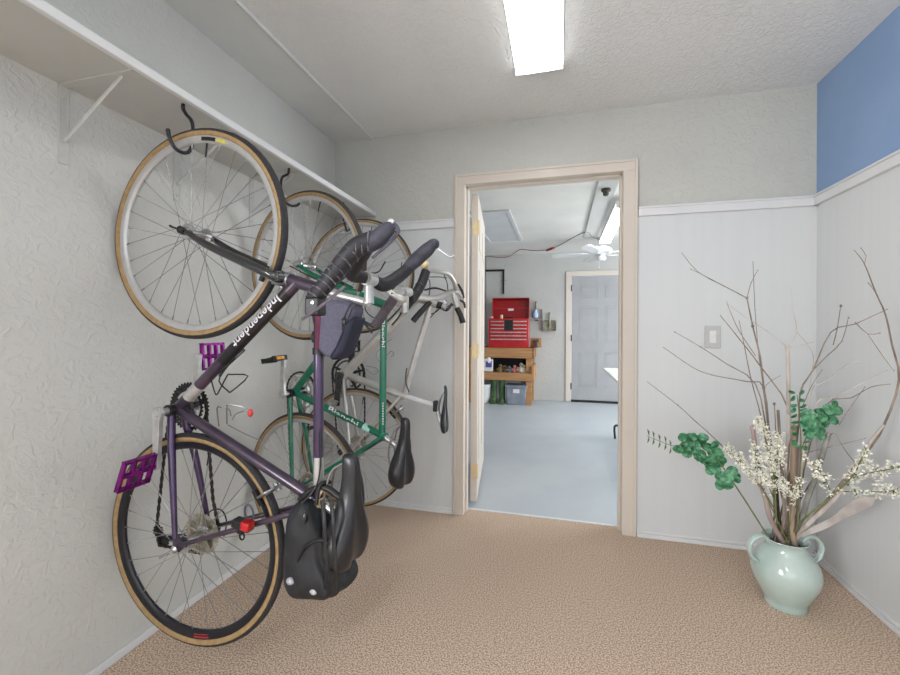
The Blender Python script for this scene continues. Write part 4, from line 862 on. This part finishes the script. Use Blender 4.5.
# bins
GREYB = mat('grey_plastic_bin', (140, 146, 158), .45, col2=(128, 134, 148), scale=8)
t = thing('storage_bin', 'grey plastic storage bin with a white label under the workbench', 'storage bin', (-.645, 6.56, 0))
b = mb(); M = None; x0, x1 = .135, .155
vs = [(-x0, -.12, 0), (x0, -.12, 0), (x0, .12, 0), (-x0, .12, 0), (-x1, -.14, .27), (x1, -.14, .27), (x1, .14, .27), (-x1, .14, .27)]; b.add(vs, [(0,3,2,1),(4,5,6,7),(0,1,5,4),(1,2,6,5),(2,3,7,6),(3,0,4,7)]); b.build('bin_body', GREYB, t, bevel=.01)
b = mb(); b.box((-.17, -.155, .265), (.17, .155, .295)); b.build('bin_lid', GREYB, t, bevel=.006)
b = mb(); b.box((-.045, -.142, .18), (.05, -.134, .24)); b.build('paper_label', WHITEP, t)
WBIN = mat('white_bucket_plastic', (205, 205, 205), .4)
b = mb(); b.lathe([(.12, 0), (.14, .27), (.148, .27), (.148, .29), (.13, .29), (.115, .02), (0, .02)], (-1.19, 6.53, 0), 'z', 24); tag(b.build('bucket', WBIN), 'white plastic bucket under the workbench, left of the boots', 'bucket')
# things on the lower shelf
t = thing('jug', 'white plastic jug with a violet label on the bench lower shelf', 'jug', (-1.10, 6.50, .49))
b = mb(); b.box((-.085, -.05, 0), (.085, .05, .20)); b.build('jug_body', TRIMW, t, bevel=.015)
b = mb(); b.lathe([(.03, .20), (.03, .25), (0, .25)], (0, 0, 0), 'z', 14); b.build('cap', WBIN, t)
b = mb(); b.box((-.02, -.053, .07), (.075, -.0505, .17)); b.build('jug_label', mat('violet_label', (86, 76, 150), .5), t)
toys = [('brown figurine with a cream patch on the shelf behind the jug', (150, 120, 70), -.90, .045), ('dark brown figurine beside the jug shelf centre', (110, 84, 50), -.83, .04), ('grey blue trinket in the middle of the lower shelf', (120, 130, 140), -.76, .035), ('pink soft toy lying on the lower bench shelf', (206, 130, 130), -.68, .042), ('small rose coloured trinket beside the pink toy', (186, 110, 110), -.63, .032), ('cream doll shape standing among the shelf toys', (222, 205, 180), -.575, .055), ('white doll shape right of the cream one', (215, 212, 205), -.53, .045), ('pale grey cup near the right bench leg', (180, 185, 180), -.475, .035)]
for i, (lb, c, x, r) in enumerate(toys):
    b = mb(); z = .49; b.lathe([(0, 0), (r*.9, 0), (r, r*.8), (r*.6, r*1.5), (r*.25, r*1.7), (0, r*1.72)], (x, 6.52, z), 'z', 12); b.ball((x, 6.52, z+r*2.1), r*.6, 10)
    b.tube([(x-r*.6, 6.50, z+r*1.3), (x-r*1.1, 6.48, z+r*.7)], r*.22, 6); b.tube([(x+r*.6, 6.50, z+r*1.3), (x+r*1.1, 6.48, z+r*1.9)], r*.22, 6)
    tag(b.build('figurine', mat('figurine_%d' % i, c, .6, col2=tuple(int(v*.75) for v in c), scale=25)), lb, 'figurine', 'small toys on the lower bench shelf')
# folding table
t = thing('folding_table', 'white folding table with dark legs cut off by the right door frame', 'table', (.85, 4.1, 0))
b = mb(); b.box((-.40, -.72, .715), (.55, .69, .742)); b.build('tabletop', mat('white_table_top', (240, 240, 236), .4), t, bevel=.006)
for y in (-.55, .62):
    for x in (-.28, .45):
        b = mb(); b.tube([(x+.03, y-.02, .71), (x+.05, y-.02, .20), (x-.005, y, .13), (x, y, .0)], .012, 8, smooth=4); b.build('leg', BLACKP, t)
    b = mb(); b.tube([(-.25, y-.02, .3), (.48, y-.02, .3)], .009, 8); b.build('crossbar', BLACKP, t)
# ceiling fan
t = thing('ceiling_fan', 'white ceiling fan with a pull chain in front of the far garage door', 'ceiling fan', (.535, 5.95, 2.4))
b = mb(); b.lathe([(0, 0), (.06, 0), (.05, -.04), (.0, -.05)], (0, 0, 0), 'z', 20); b.tube([(0, 0, -.04), (0, 0, -.14)], .012, 10); b.build('downrod', TRIMW, t)
b = mb(); b.lathe([(0, -.12), (.10, -.13), (.135, -.16), (.135, -.20), (.09, -.225), (.05, -.23), (.05, -.26), (.065, -.28), (.05, -.31), (0, -.32)], (0, 0, 0), 'z', 28); b.build('motor_housing', TRIMW, t)
for k in range(5):
    a = math.radians(176+72*k); M = Matrix.Rotation(a, 4, 'Z') @ Matrix.Translation((0, 0, -.225)) @ Matrix.Rotation(math.radians(10), 4, 'X')
    b = mb(); b.prism([(.17, -.045), (.24, -.06), (.60, -.065), (.66, -.04), (.66, .04), (.60, .065), (.24, .06), (.17, .045)], -.004, .004, 'z', M); bl = b.build('blade', TRIMW, t, bevel=.002)
    b = mb(); b.box((.09, -.018, -.012), (.2, .018, -.004), M); b.build('blade_arm', TRIMW, bl)
b = mb(); b.tube([(-.03, -.03, -.30), (-.03, -.03, -.40)], .002, 6); b.ball((-.03, -.03, -.41), .010, 8); b.build('pull_chain', TRIMW, t)
b = mb(); q = at_z(606, 189, 2.383); b.lathe([(.04, 0), (.04, -.02), (.025, -.03), (.025, -.05), (.018, -.06), (0, -.06)], (q.x, q.y, 2.383), 'z', 16); tag(b.build('lamp_socket', mat('dark_socket', (70, 66, 56), .5)), 'dark round lamp socket on the garage ceiling strip', 'lamp socket')
CORD = mat('red_brown_cord', (120, 52, 48), .5)
def cordp(x, y):
    p = at_y(x, y, GY-.02)
    return p if p.z < 2.385 else at_z(x, y, 2.385)
t = thing('extension_cord', 'dark red extension cord strung along the garage ceiling to the strip light', 'cord')
pts = [cordp(*p_) for p_ in ((487, 256), (500, 257.5), (509, 256.5), (515, 252.5), (521, 249.5), (532, 250.5), (548, 250))]
b = mb(); b.tube(pts, .0055, 6, smooth=5); b.build('cord', CORD, t)
b = mb(); b.tube([cordp(547, 250.5), cordp(554, 248)], [.016, .018], 8); b.build('plug', mat('red_plug', (190, 50, 50), .4), t)
pts = [cordp(*p_) for p_ in ((554, 248), (562, 244), (574, 237), (587, 232), (592, 236.5), (598, 239))]
b = mb(); b.tube(pts, .0050, 6, smooth=5); b.build('cord', BLACKP, t)

# ------------------------------------------------------------------ vase and everything standing in it
VX, VY = .921, 2.057
VASE = mat('celadon_glaze', (182, 198, 192), .12, col2=(170, 190, 184), scale=7, coat=.8)
t = thing('vase', 'celadon green glazed two handled vase standing in the corner on the carpet', 'vase', (VX, VY, 0)); t.scale = (1, 1, 1)
outer = [(0, .0), (.072, .0), (.076, .008), (.074, .018), (.080, .035), (.102, .075), (.118, .115), (.122, .145), (.117, .175), (.102, .205), (.083, .228), (.072, .245), (.072, .26), (.078, .272), (.083, .277)]
inner = [(.080, .280), (.074, .274), (.066, .26), (.066, .245), (.078, .225), (.096, .20), (.112, .17), (.115, .145), (.110, .11), (.09, .07), (.06, .03), (0, .025)]
b = mb(); b.lathe(outer+inner, (0, 0, 0), 'z', 48); vb = b.build('vase_body', VASE, t, ang=60)
va = math.radians(-15)
for s in (1, -1):
    b = mb(); pr = [(.070, .262), (.085, .283), (.115, .285), (.143, .262), (.150, .23), (.140, .20), (.118, .180)]
    ca = math.radians(14); pp = [(s*r*math.cos(ca), s*r*math.sin(ca), z) for r, z in pr]
    b.tube(pp, [.009, .009, .009, .0085, .008, .008, .009], 12, smooth=6, flat=1.5); b.build('handle', VASE, t)
SOIL = mat('dark_filler', (60, 52, 44), .9, col2=(40, 34, 28), scale=60)
b = mb(); b.lathe([(0, .245), (.062, .243), (0, .240)], (VX, VY, 0), 'z', 24); tag(b.build('filler', SOIL), 'dark filler packed inside the mouth of the vase', 'filler', None, 'stuff')
BARK = mat('grey_brown_bark', (150, 136, 124), .8, col2=(112, 98, 88), scale=30, stretch=(1, 1, .3))
BARKL = mat('bleached_wood', (206, 198, 190), .75, col2=(172, 162, 154), scale=20, stretch=(1, 1, .2))
BARKB = mat('brown_cane', (172, 152, 132), .7, col2=(142, 122, 102), scale=20, stretch=(1, 1, .2))
PINK = mat('dusty_pink_wood', (176, 158, 154), .6, col2=(148, 128, 124), scale=10, stretch=(1, 1, .2))
OLIVE = mat('olive_stem', (116, 122, 74), .6, col2=(96, 100, 60), scale=20)
GLEAF = mat('eucalyptus_green', (92, 150, 112), .5, col2=(30, 98, 60), scale=60, ramp=(.40, .58))
GLEAF2 = mat('grey_green_leaf', (84, 112, 84), .6, col2=(60, 88, 60), scale=40)
CREAM = mat('cream_blossom', (243, 241, 230), .7, col2=(230, 226, 208), scale=60)
def VP(px, py, Y): return at_y(px, py, Y)
def root(i, n=22):
    a = i*2.4; r = .045*((i % 5)/5+.2); return Vector((VX+r*math.cos(a), VY+r*math.sin(a), .245))
NB = [0]
def branch(label, name, cat, main, r0, r1, mt, subs=(), y0=2.03, y1=2.03, nodes=(), group='bare branches in the vase', tie=True):
    NB[0] += 1; n = len(main); b = mb()
    P = [VP(x, y, y0+(y1-y0)*i/(n-1)) for i, (x, y) in enumerate(main)]
    if tie: P = [root(NB[0])]+P
    k_ = 1.3 if name == 'cane' else 1.15; R = [k_*(r0+(r1-r0)*i/(len(P)-1)) for i in range(len(P))]
    b.tube(P, R, 8, smooth=3)
    for (pts, ra, rb, ya, yb) in subs:
        m_ = len(pts); b.tube([VP(x, y, ya+(yb-ya)*i/(m_-1)) for i, (x, y) in enumerate(pts)], [ra+(rb-ra)*i/(m_-1) for i in range(m_)], 6, smooth=2)
        for i, (x, y) in enumerate(pts[1:-1]): b.ball(VP(x, y, ya+(yb-ya)*(i+1)/(m_-1)), ra*1.5, 6)
        b.ball(VP(*pts[-1], yb), rb*1.7, 6, (1, 1, 1.5))
    for x, y, yy, rr in nodes: b.ball(VP(x, y, yy), rr, 8, (1, 1, 1.2))
    return tag(b.build(name, mt), label, cat, group)
tw, tt_ = .0022, .0011
branch('tall bare branch with knotted joints forking far up to the left', 'bare_branch', 'branch', [(768.5, 429), (763.6, 387), (760, 356), (752.7, 326), (747, 298)], .004, .0022, BARK,
  [([(747, 298), (724, 286), (698, 272), (682, 253)], tw, tt_, 2.03, 2.06), ([(724, 286), (705, 276), (690.5, 269)], .0016, tt_, 2.04, 2.05), ([(747, 298), (751, 283), (758, 270)], .0018, tt_, 2.03, 2.0), ([(763.6, 387), (759, 356), (755, 310), (753, 262)], .002, tt_, 2.03, 2.1)],
  2.05, 2.03, [(763.6, 388, 2.034, .007), (752.7, 326, 2.03, .0065), (747, 298, 2.03, .006)])
branch('bare branch crossing diagonally from the upper left to the thick cane', 'bare_branch', 'branch', [(788, 470), (788.8, 410), (761, 367), (741, 341), (720, 315)], .0035, .0014, BARK,
  [([(755.6, 356), (739.7, 332), (733, 318), (726.7, 302)], .0016, tt_, 2.06, 2.1)], 2.0, 2.1)
branch('thick pale cane rising straight up to a knot with small top twigs', 'cane', 'branch', [(784.8, 480), (788.8, 435), (788.5, 400), (787.9, 349)], .0075, .0058, BARKL,
  [([(787.3, 347), (797, 332), (793, 310), (791.7, 289)], .002, tt_, 2.0, 2.0), ([(797, 332), (807.6, 344), (813.3, 356), (812.8, 367), (809, 390)], .0018, .0014, 2.0, 1.98), ([(788, 348), (801, 345), (813, 342)], .0016, tt_, 2.0, 1.98), ([(786, 346), (767, 331), (745, 317), (727, 303)], .0016, tt_, 2.0, 2.0)],
  2.02, 2.0, [(787.7, 347, 2.0, .011), (788.6, 412, 2.0, .009)])
branch('bare branch fanning up right with many side twigs before the room corner', 'bare_branch', 'branch', [(797, 440), (800, 393), (813, 370), (831, 332), (855, 324), (888, 309)], .0034, .0012, BARK,
  [([(813, 370), (828, 355), (842, 341), (848.6, 316.6)], tw, tt_, 1.95, 1.9), ([(833, 345), (837, 330), (840.8, 305)], .0018, .0014, 1.93, 1.9), ([(855, 322), (868, 334), (880, 333)], .0016, tt_, 1.88, 1.86), ([(868, 334), (880, 352), (894, 371)], .0014, tt_, 1.87, 1.84), ([(803, 405), (812, 385), (822, 370)], .0014, tt_, 1.96, 1.95)],
  2.0, 1.84, [(840.8, 306, 1.9, .0045), (848.6, 318, 1.9, .0035)])
branch('tall bare branch at the right edge curling over at its tip', 'bare_branch', 'branch', [(862, 458), (884, 425), (899, 380), (892, 345), (885.6, 315), (875.5, 292), (864, 263), (854, 250)], .0042, .0010, BARK,
  [([(864, 265), (866, 256), (861, 248)], .0012, .001, 1.8, 1.8), ([(875, 292), (871, 286), (868, 283)], .0012, .001, 1.8, 1.8)], 1.95, 1.8)
branch('long bare twig reaching low left beyond the eucalyptus leaves', 'bare_branch', 'branch', [(775, 510), (750, 475), (718, 441.7), (694, 420), (677.6, 405), (647, 381.6)], .003, .0011, BARK, (), 2.0, 2.1, [(677.6, 405, 2.08, .003)])
branch('bare twig reaching left just under the light switch', 'bare_branch', 'branch', [(768, 440), (755.6, 384.4), (726.7, 364), (700.7, 347), (674.7, 332)], .003, .0011, BARK, (), 2.05, 2.2, [(700.7, 347, 2.16, .003), (674.7, 332, 2.2, .0028)])
branch('bare twig curving left in a low arc below the light switch', 'bare_branch', 'branch', [(772, 450), (764, 388), (747, 381.6), (712, 375), (692, 367), (663, 347)], .003, .0011, BARK, (), 2.03, 2.15, [(712, 375, 2.1, .003)])
branch('slim upright twig left of the tall knotted branch', 'bare_branch', 'branch', [(774, 500), (762.8, 425), (751, 379), (744, 344), (739, 320)], .0028, .0011, BARK, (), 2.06, 2.1)
branch('short upright twig with a bud on top behind the white flowers', 'bare_branch', 'branch', [(776, 500), (775.8, 433.6), (774.3, 403)], .003, .002, BARK, [([(763, 388), (771, 381), (780, 375.8)], .0012, .001, 2.04, 2.04)], 2.06, 2.04, [(774.3, 404, 2.04, .006)])
branch('drooping bare twig spreading right at half height toward the wall', 'bare_branch', 'branch', [(805, 450), (811, 392), (825, 381.6), (848, 364), (862.4, 361)], .0026, .001, BARKL, (), 2.0, 1.88)
branch('thin pale twig spreading right beneath the drooping one', 'bare_branch', 'branch', [(806, 460), (815, 405), (835, 397), (865, 381.6), (888, 370)], .0024, .001, BARKL, (), 2.0, 1.84)
branch('wavy bare twig ending at the right wall with a small fork', 'bare_branch', 'branch', [(804, 470), (825, 406), (851, 398), (871, 387), (891, 384)], .0026, .001, BARK, [([(839, 425), (852, 405), (865, 387)], .0015, .001, 1.92, 1.88)], 2.0, 1.84)
branch('thin twig bent down right above the flower spray', 'bare_branch', 'branch', [(812, 480), (826, 445), (834, 433), (845, 450), (857, 465)], .0022, .0012, BARK, [([(802, 454), (830, 447), (865, 438.5)], .0014, .001, 2.0, 1.9)], 2.0, 1.9)
branch('dusty pink cane with blossoms around it at the left of the vase mouth', 'cane', 'branch', [(771, 520), (766, 500), (760.8, 483), (756, 452), (752.5, 427)], .0075, .006, PINK, (), 2.0, 1.98, [(752.5, 428, 1.98, .011), (757, 421, 1.98, .009)])
branch('dark thin cane between the pink cane and the grey cane', 'cane', 'branch', [(779.6, 520), (777, 490), (774, 460)], .0045, .0035, SOIL, (), 2.0, 2.0)
branch('grey upright cane beside the thick brown cane', 'cane', 'branch', [(784, 520), (782.5, 480), (780, 440), (778, 410)], .005, .004, BARK, (), 1.99, 1.98)
branch('thick brown cane with a rosy cut top in the middle of the vase', 'cane', 'branch', [(792, 525), (792.5, 490), (793.5, 455), (794.6, 428)], .0080, .0072, BARKB, (), 1.99, 1.98, [(794.6, 428, 1.98, .013), (800, 488, 1.985, .007)])
branch('purplish brown cane leaning right behind the thick brown cane', 'cane', 'branch', [(797, 520), (797.5, 480), (799, 445)], .006, .005, PINK, (), 2.02, 2.04)
branch('grey cut pole leaning right out of the vase', 'cane', 'branch', [(801, 520), (808, 497), (817, 473), (828.5, 433)], .0078, .0070, mat('weathered_grey_pole', (150, 150, 142), .75, col2=(124, 124, 116), scale=20), (), 2.0, 1.96)
branch('pale smooth branch rising right below the flowering spray', 'bare_branch', 'branch', [(809, 523), (829.6, 504), (850, 478), (869, 444), (884, 425)], .0085, .004, BARKL, (), 1.96, 1.84)
# dried broad spathe
b = mb(); prof = [(799, 536, .006, .006), (812, 530, .012, .009), (823, 525.5, .014, .009), (834, 520, .014, .008), (845, 511.5, .019, .008), (855, 506, .026, .008), (864, 502, .024, .007), (872, 499.5, .013, .005), (876, 499, .002, .002)]
vs = []; K = 14
for i, (x, y, hw, th) in enumerate(prof):
    c = VP(x, y, 1.98-.16*i/8); nx = VP(x+2, y-1, 1.98-.16*i/8); d = Vector((.75, -.45, .35)).normalized(); s = Vector((-.28, .1, 1)); s -= d*s.dot(d); s.normalize(); o_ = d.cross(s)
    for k in range(K): a = 2*math.pi*k/K; vs.append(c+s*hw*math.cos(a)+o_*(th*math.sin(a)+.006*math.cos(a)**2))
fs = [(i*K+k, i*K+(k+1) % K, (i+1)*K+(k+1) % K, (i+1)*K+k) for i in range(len(prof)-1) for k in range(K)]+[tuple(range(K))[::-1], tuple((len(prof)-1)*K+k for k in range(K))]
b.add(vs, fs); o = b.build('dried_spathe', mat('silvery_mauve_husk', (186, 181, 178), .35, col2=(160, 152, 149), scale=12), ang=70); md = o.modifiers.new('s', 'SUBSURF'); md.levels = 1; md.render_levels = 2
tag(o, 'broad silvery dried palm husk jutting low right from the vase', 'dried leaf')
# eucalyptus
def leaf(b, c, nrm, r, el=1.0, n=10):
    nrm = Vector(nrm).normalized(); a = nrm.orthogonal().normalized(); q = nrm.cross(a); ang = random.random()*6.28; a, q = a*math.cos(ang)+q*math.sin(ang), q*math.cos(ang)-a*math.sin(ang)
    vs = [c+nrm*r*.12]+[c+a*r*el*math.cos(2*math.pi*k/n)+q*r*math.sin(2*math.pi*k/n)+nrm*(.10*r*math.cos(4*math.pi*k/n)) for k in range(n)]
    vs += [v-nrm*.0008 for v in vs]; N = n+1
    fs = [(0, 1+k, 1+(k+1) % n) for k in range(n)]+[(N, N+1+(k+1) % n, N+1+k) for k in range(n)]+[(1+k, N+1+k, N+1+(k+1) % n, 1+(k+1) % n) for k in range(n)]
    b.add(vs, fs)
t = thing('eucalyptus_stem', 'green eucalyptus stem reaching low left with round coin leaves', 'eucalyptus', (0, 0, 0))
path = [(767, 535), (750, 508), (735, 485), (722, 466), (712, 455), (700, 446), (688, 441), (675, 446), (657, 440), (647, 436)]; P = [VP(x, y, 2.0) for x, y in path]
b = mb(); b.tube(P, [.0032, .003, .0028, .0026, .0024, .002, .0018, .0014, .0012, .0008], 8, smooth=4); b.build('stem', OLIVE, t)
b = mb()
for x, y, r in [(727, 485, 9), (738, 478, 6.5), (722, 476, 8), (731, 470, 6), (715, 468, 8), (722, 462, 7), (707, 461, 8), (716, 455, 8), (700, 455, 8), (708, 449, 8), (716, 446, 6), (694, 448, 8), (701, 442, 7.5), (688, 452, 6), (685, 445, 8), (692, 437, 6.5), (683, 437, 6), (679, 449, 6), (710, 470, 6), (704, 436, 5), (720, 485, 6), (729, 478, 7), (713, 461, 7)]:
    for j in range(2): leaf(b, VP(x+random.uniform(-2, 2), y+random.uniform(-2, 2), 2.0+random.uniform(-.03, .03)), (random.uniform(-.6, .6)-.3, -1, random.uniform(-.6, .6)), r*.0038*random.uniform(.6, 1))
b.build('coin_leaves', GLEAF, t)
b = mb()
for x, y in [(671, 447), (666, 443), (660, 441), (654, 438), (649, 436)]:
    for s in (1, -1): leaf(b, VP(x, y+s*4, 2.0), (.9, -1, .1), .004, 1, 8); b.tube([VP(x, y, 2.0), VP(x-.5, y+s*4, 2.0), VP(x-1.5, y+s*7, 2.0)], [.001, .0035, .0008], 6, smooth=3, flat=.5)
b.build('narrow_leaves', GLEAF2, t)
t = thing('eucalyptus_stem', 'upright green eucalyptus stem with a bright leaf cluster right of the canes', 'eucalyptus', (0, 0, 0))
P = [VP(798, 522, 1.98), VP(799, 490, 1.98), VP(801, 455, 1.96), VP(800, 425, 1.95), VP(797, 395, 1.95)]
b = mb(); b.tube(P, [.003, .0028, .0024, .002, .0012], 8, smooth=4); b.tube([VP(801, 450, 1.96), VP(812, 425, 1.94), VP(825, 415, 1.93), VP(837, 406, 1.92)], [.002, .002, .0018, .001], 8, smooth=4); b.build('stem', OLIVE, t)
b = mb()
for x, y, r in [(810, 414, 7), (807, 421, 7), (816, 423, 8), (812, 430, 8), (820, 430, 7), (806, 426, 6), (818, 411, 5), (824, 418, 6.5), (829, 412, 6.5), (833, 419, 5.5), (836, 410, 6), (834, 405, 5), (820, 436, 5), (808, 437, 5), (826, 424, 5), (828, 409, 5)]:
    for j in range(2): leaf(b, VP(x+random.uniform(-2, 2), y+random.uniform(-2, 2), 1.95+random.uniform(-.03, .03)), (random.uniform(-.6, .6)-.3, -1, random.uniform(-.5, .7)), r*.0037*random.uniform(.6, 1))
b.build('coin_leaves', GLEAF, t)
b = mb()
for k in range(10):
    y = 393+k*6.0; x = 797+k*.4
    for s in (1, -1): leaf(b, VP(x+s*random.uniform(4, 6.5), y+random.uniform(-1.5, 1.5), 1.95), (random.uniform(-.4, .4), -1, random.uniform(-1.2, -.2)), .013, .7)
b.build('small_leaves', GLEAF, t)
# flowering sprays
def spray(label, stems, n, Y0, Y1, spread, r, seed):
    random.seed(seed); t = thing('flower_spray', label, 'flower', (0, 0, 0), 0, 'white flower sprays in the vase'); NB[0] += 1
    b = mb(); f = mb(); l = mb()
    for j, (pts, ra, rb, fl0) in enumerate(stems):
        m_ = len(pts); P = [VP(x, y, Y0+(Y1-Y0)*i/(m_-1)) for i, (x, y) in enumerate(pts)]
        if j == 0: P = [root(NB[0])]+P
        m_ = len(P); b.tube(P, [ra+(rb-ra)*i/(m_-1) for i in range(m_)], 8, smooth=3)
        for k in range(n):
            u = fl0+(1-fl0)*random.random(); q = u*(m_-1); i = min(m_-2, int(q)); c = P[i].lerp(P[i+1], q-i); o_ = Vector((random.gauss(0, 1), random.gauss(0, 1), random.gauss(0, 1)))*spread
            c2 = c+o_; b.tube([c, c2], .0007, 4)
            for z in range(6): leaf(f, c2+Vector((random.gauss(0, 1), random.gauss(0, 1), random.gauss(0, 1)))*r*.7, (random.gauss(0, 1), random.gauss(0, 1)-.5, random.gauss(0, 1)), r*random.uniform(.25, .5), 1.5, 5)
            if k % 4 == 0: leaf(l, c+o_*.5, (random.gauss(0, 1), random.gauss(0, 1), random.gauss(0, 1)), .006, .5, 6)
    b.build('stems', OLIVE, t); o = f.build('blossoms', CREAM, t); o['kind'] = 'stuff'; o = l.build('leaves', GLEAF2, t); o['kind'] = 'stuff'
spray('dense cream blossom spray standing upright over the left canes', [([(776, 510), (774, 480), (769, 455), (764, 432), (757, 420)], .003, .0015, .3), ([(774, 480), (778, 455), (777, 435)], .002, .001, .2), ([(776, 505), (768, 485), (758, 470), (755, 445)], .002, .001, .3)], 80, 1.97, 1.95, .010, .0085, 3)
spray('cream blossom spray leaning left above the eucalyptus stem', [([(777, 520), (768, 500), (758, 482), (745, 467), (733, 455), (724, 446)], .003, .0012, .45), ([(758, 482), (748, 472), (742, 462), (736, 452)], .0015, .001, .2)], 45, 1.97, 1.99, .008, .0075, 4)
spray('short cream blossom spray right of the brown cane', [([(790, 520), (792, 500), (797, 485), (802, 478)], .0025, .0012, .4), ([(792, 505), (786, 490), (781, 478)], .002, .001, .3)], 30, 1.95, 1.93, .007, .007, 5)
spray('wide olive stemmed flower spray arching right toward the wall', [([(802, 521), (827, 500), (850, 479), (860, 462), (866, 448)], .0042, .002, .4), ([(850, 479), (869, 473), (886, 470), (900, 467)], .0022, .0012, .1), ([(838, 492), (862, 491), (886, 492), (902, 487)], .002, .001, .2), ([(832, 496), (826, 480), (818, 468), (805, 458)], .0016, .001, .3)], 34, 1.95, 1.78, .011, .008, 6)
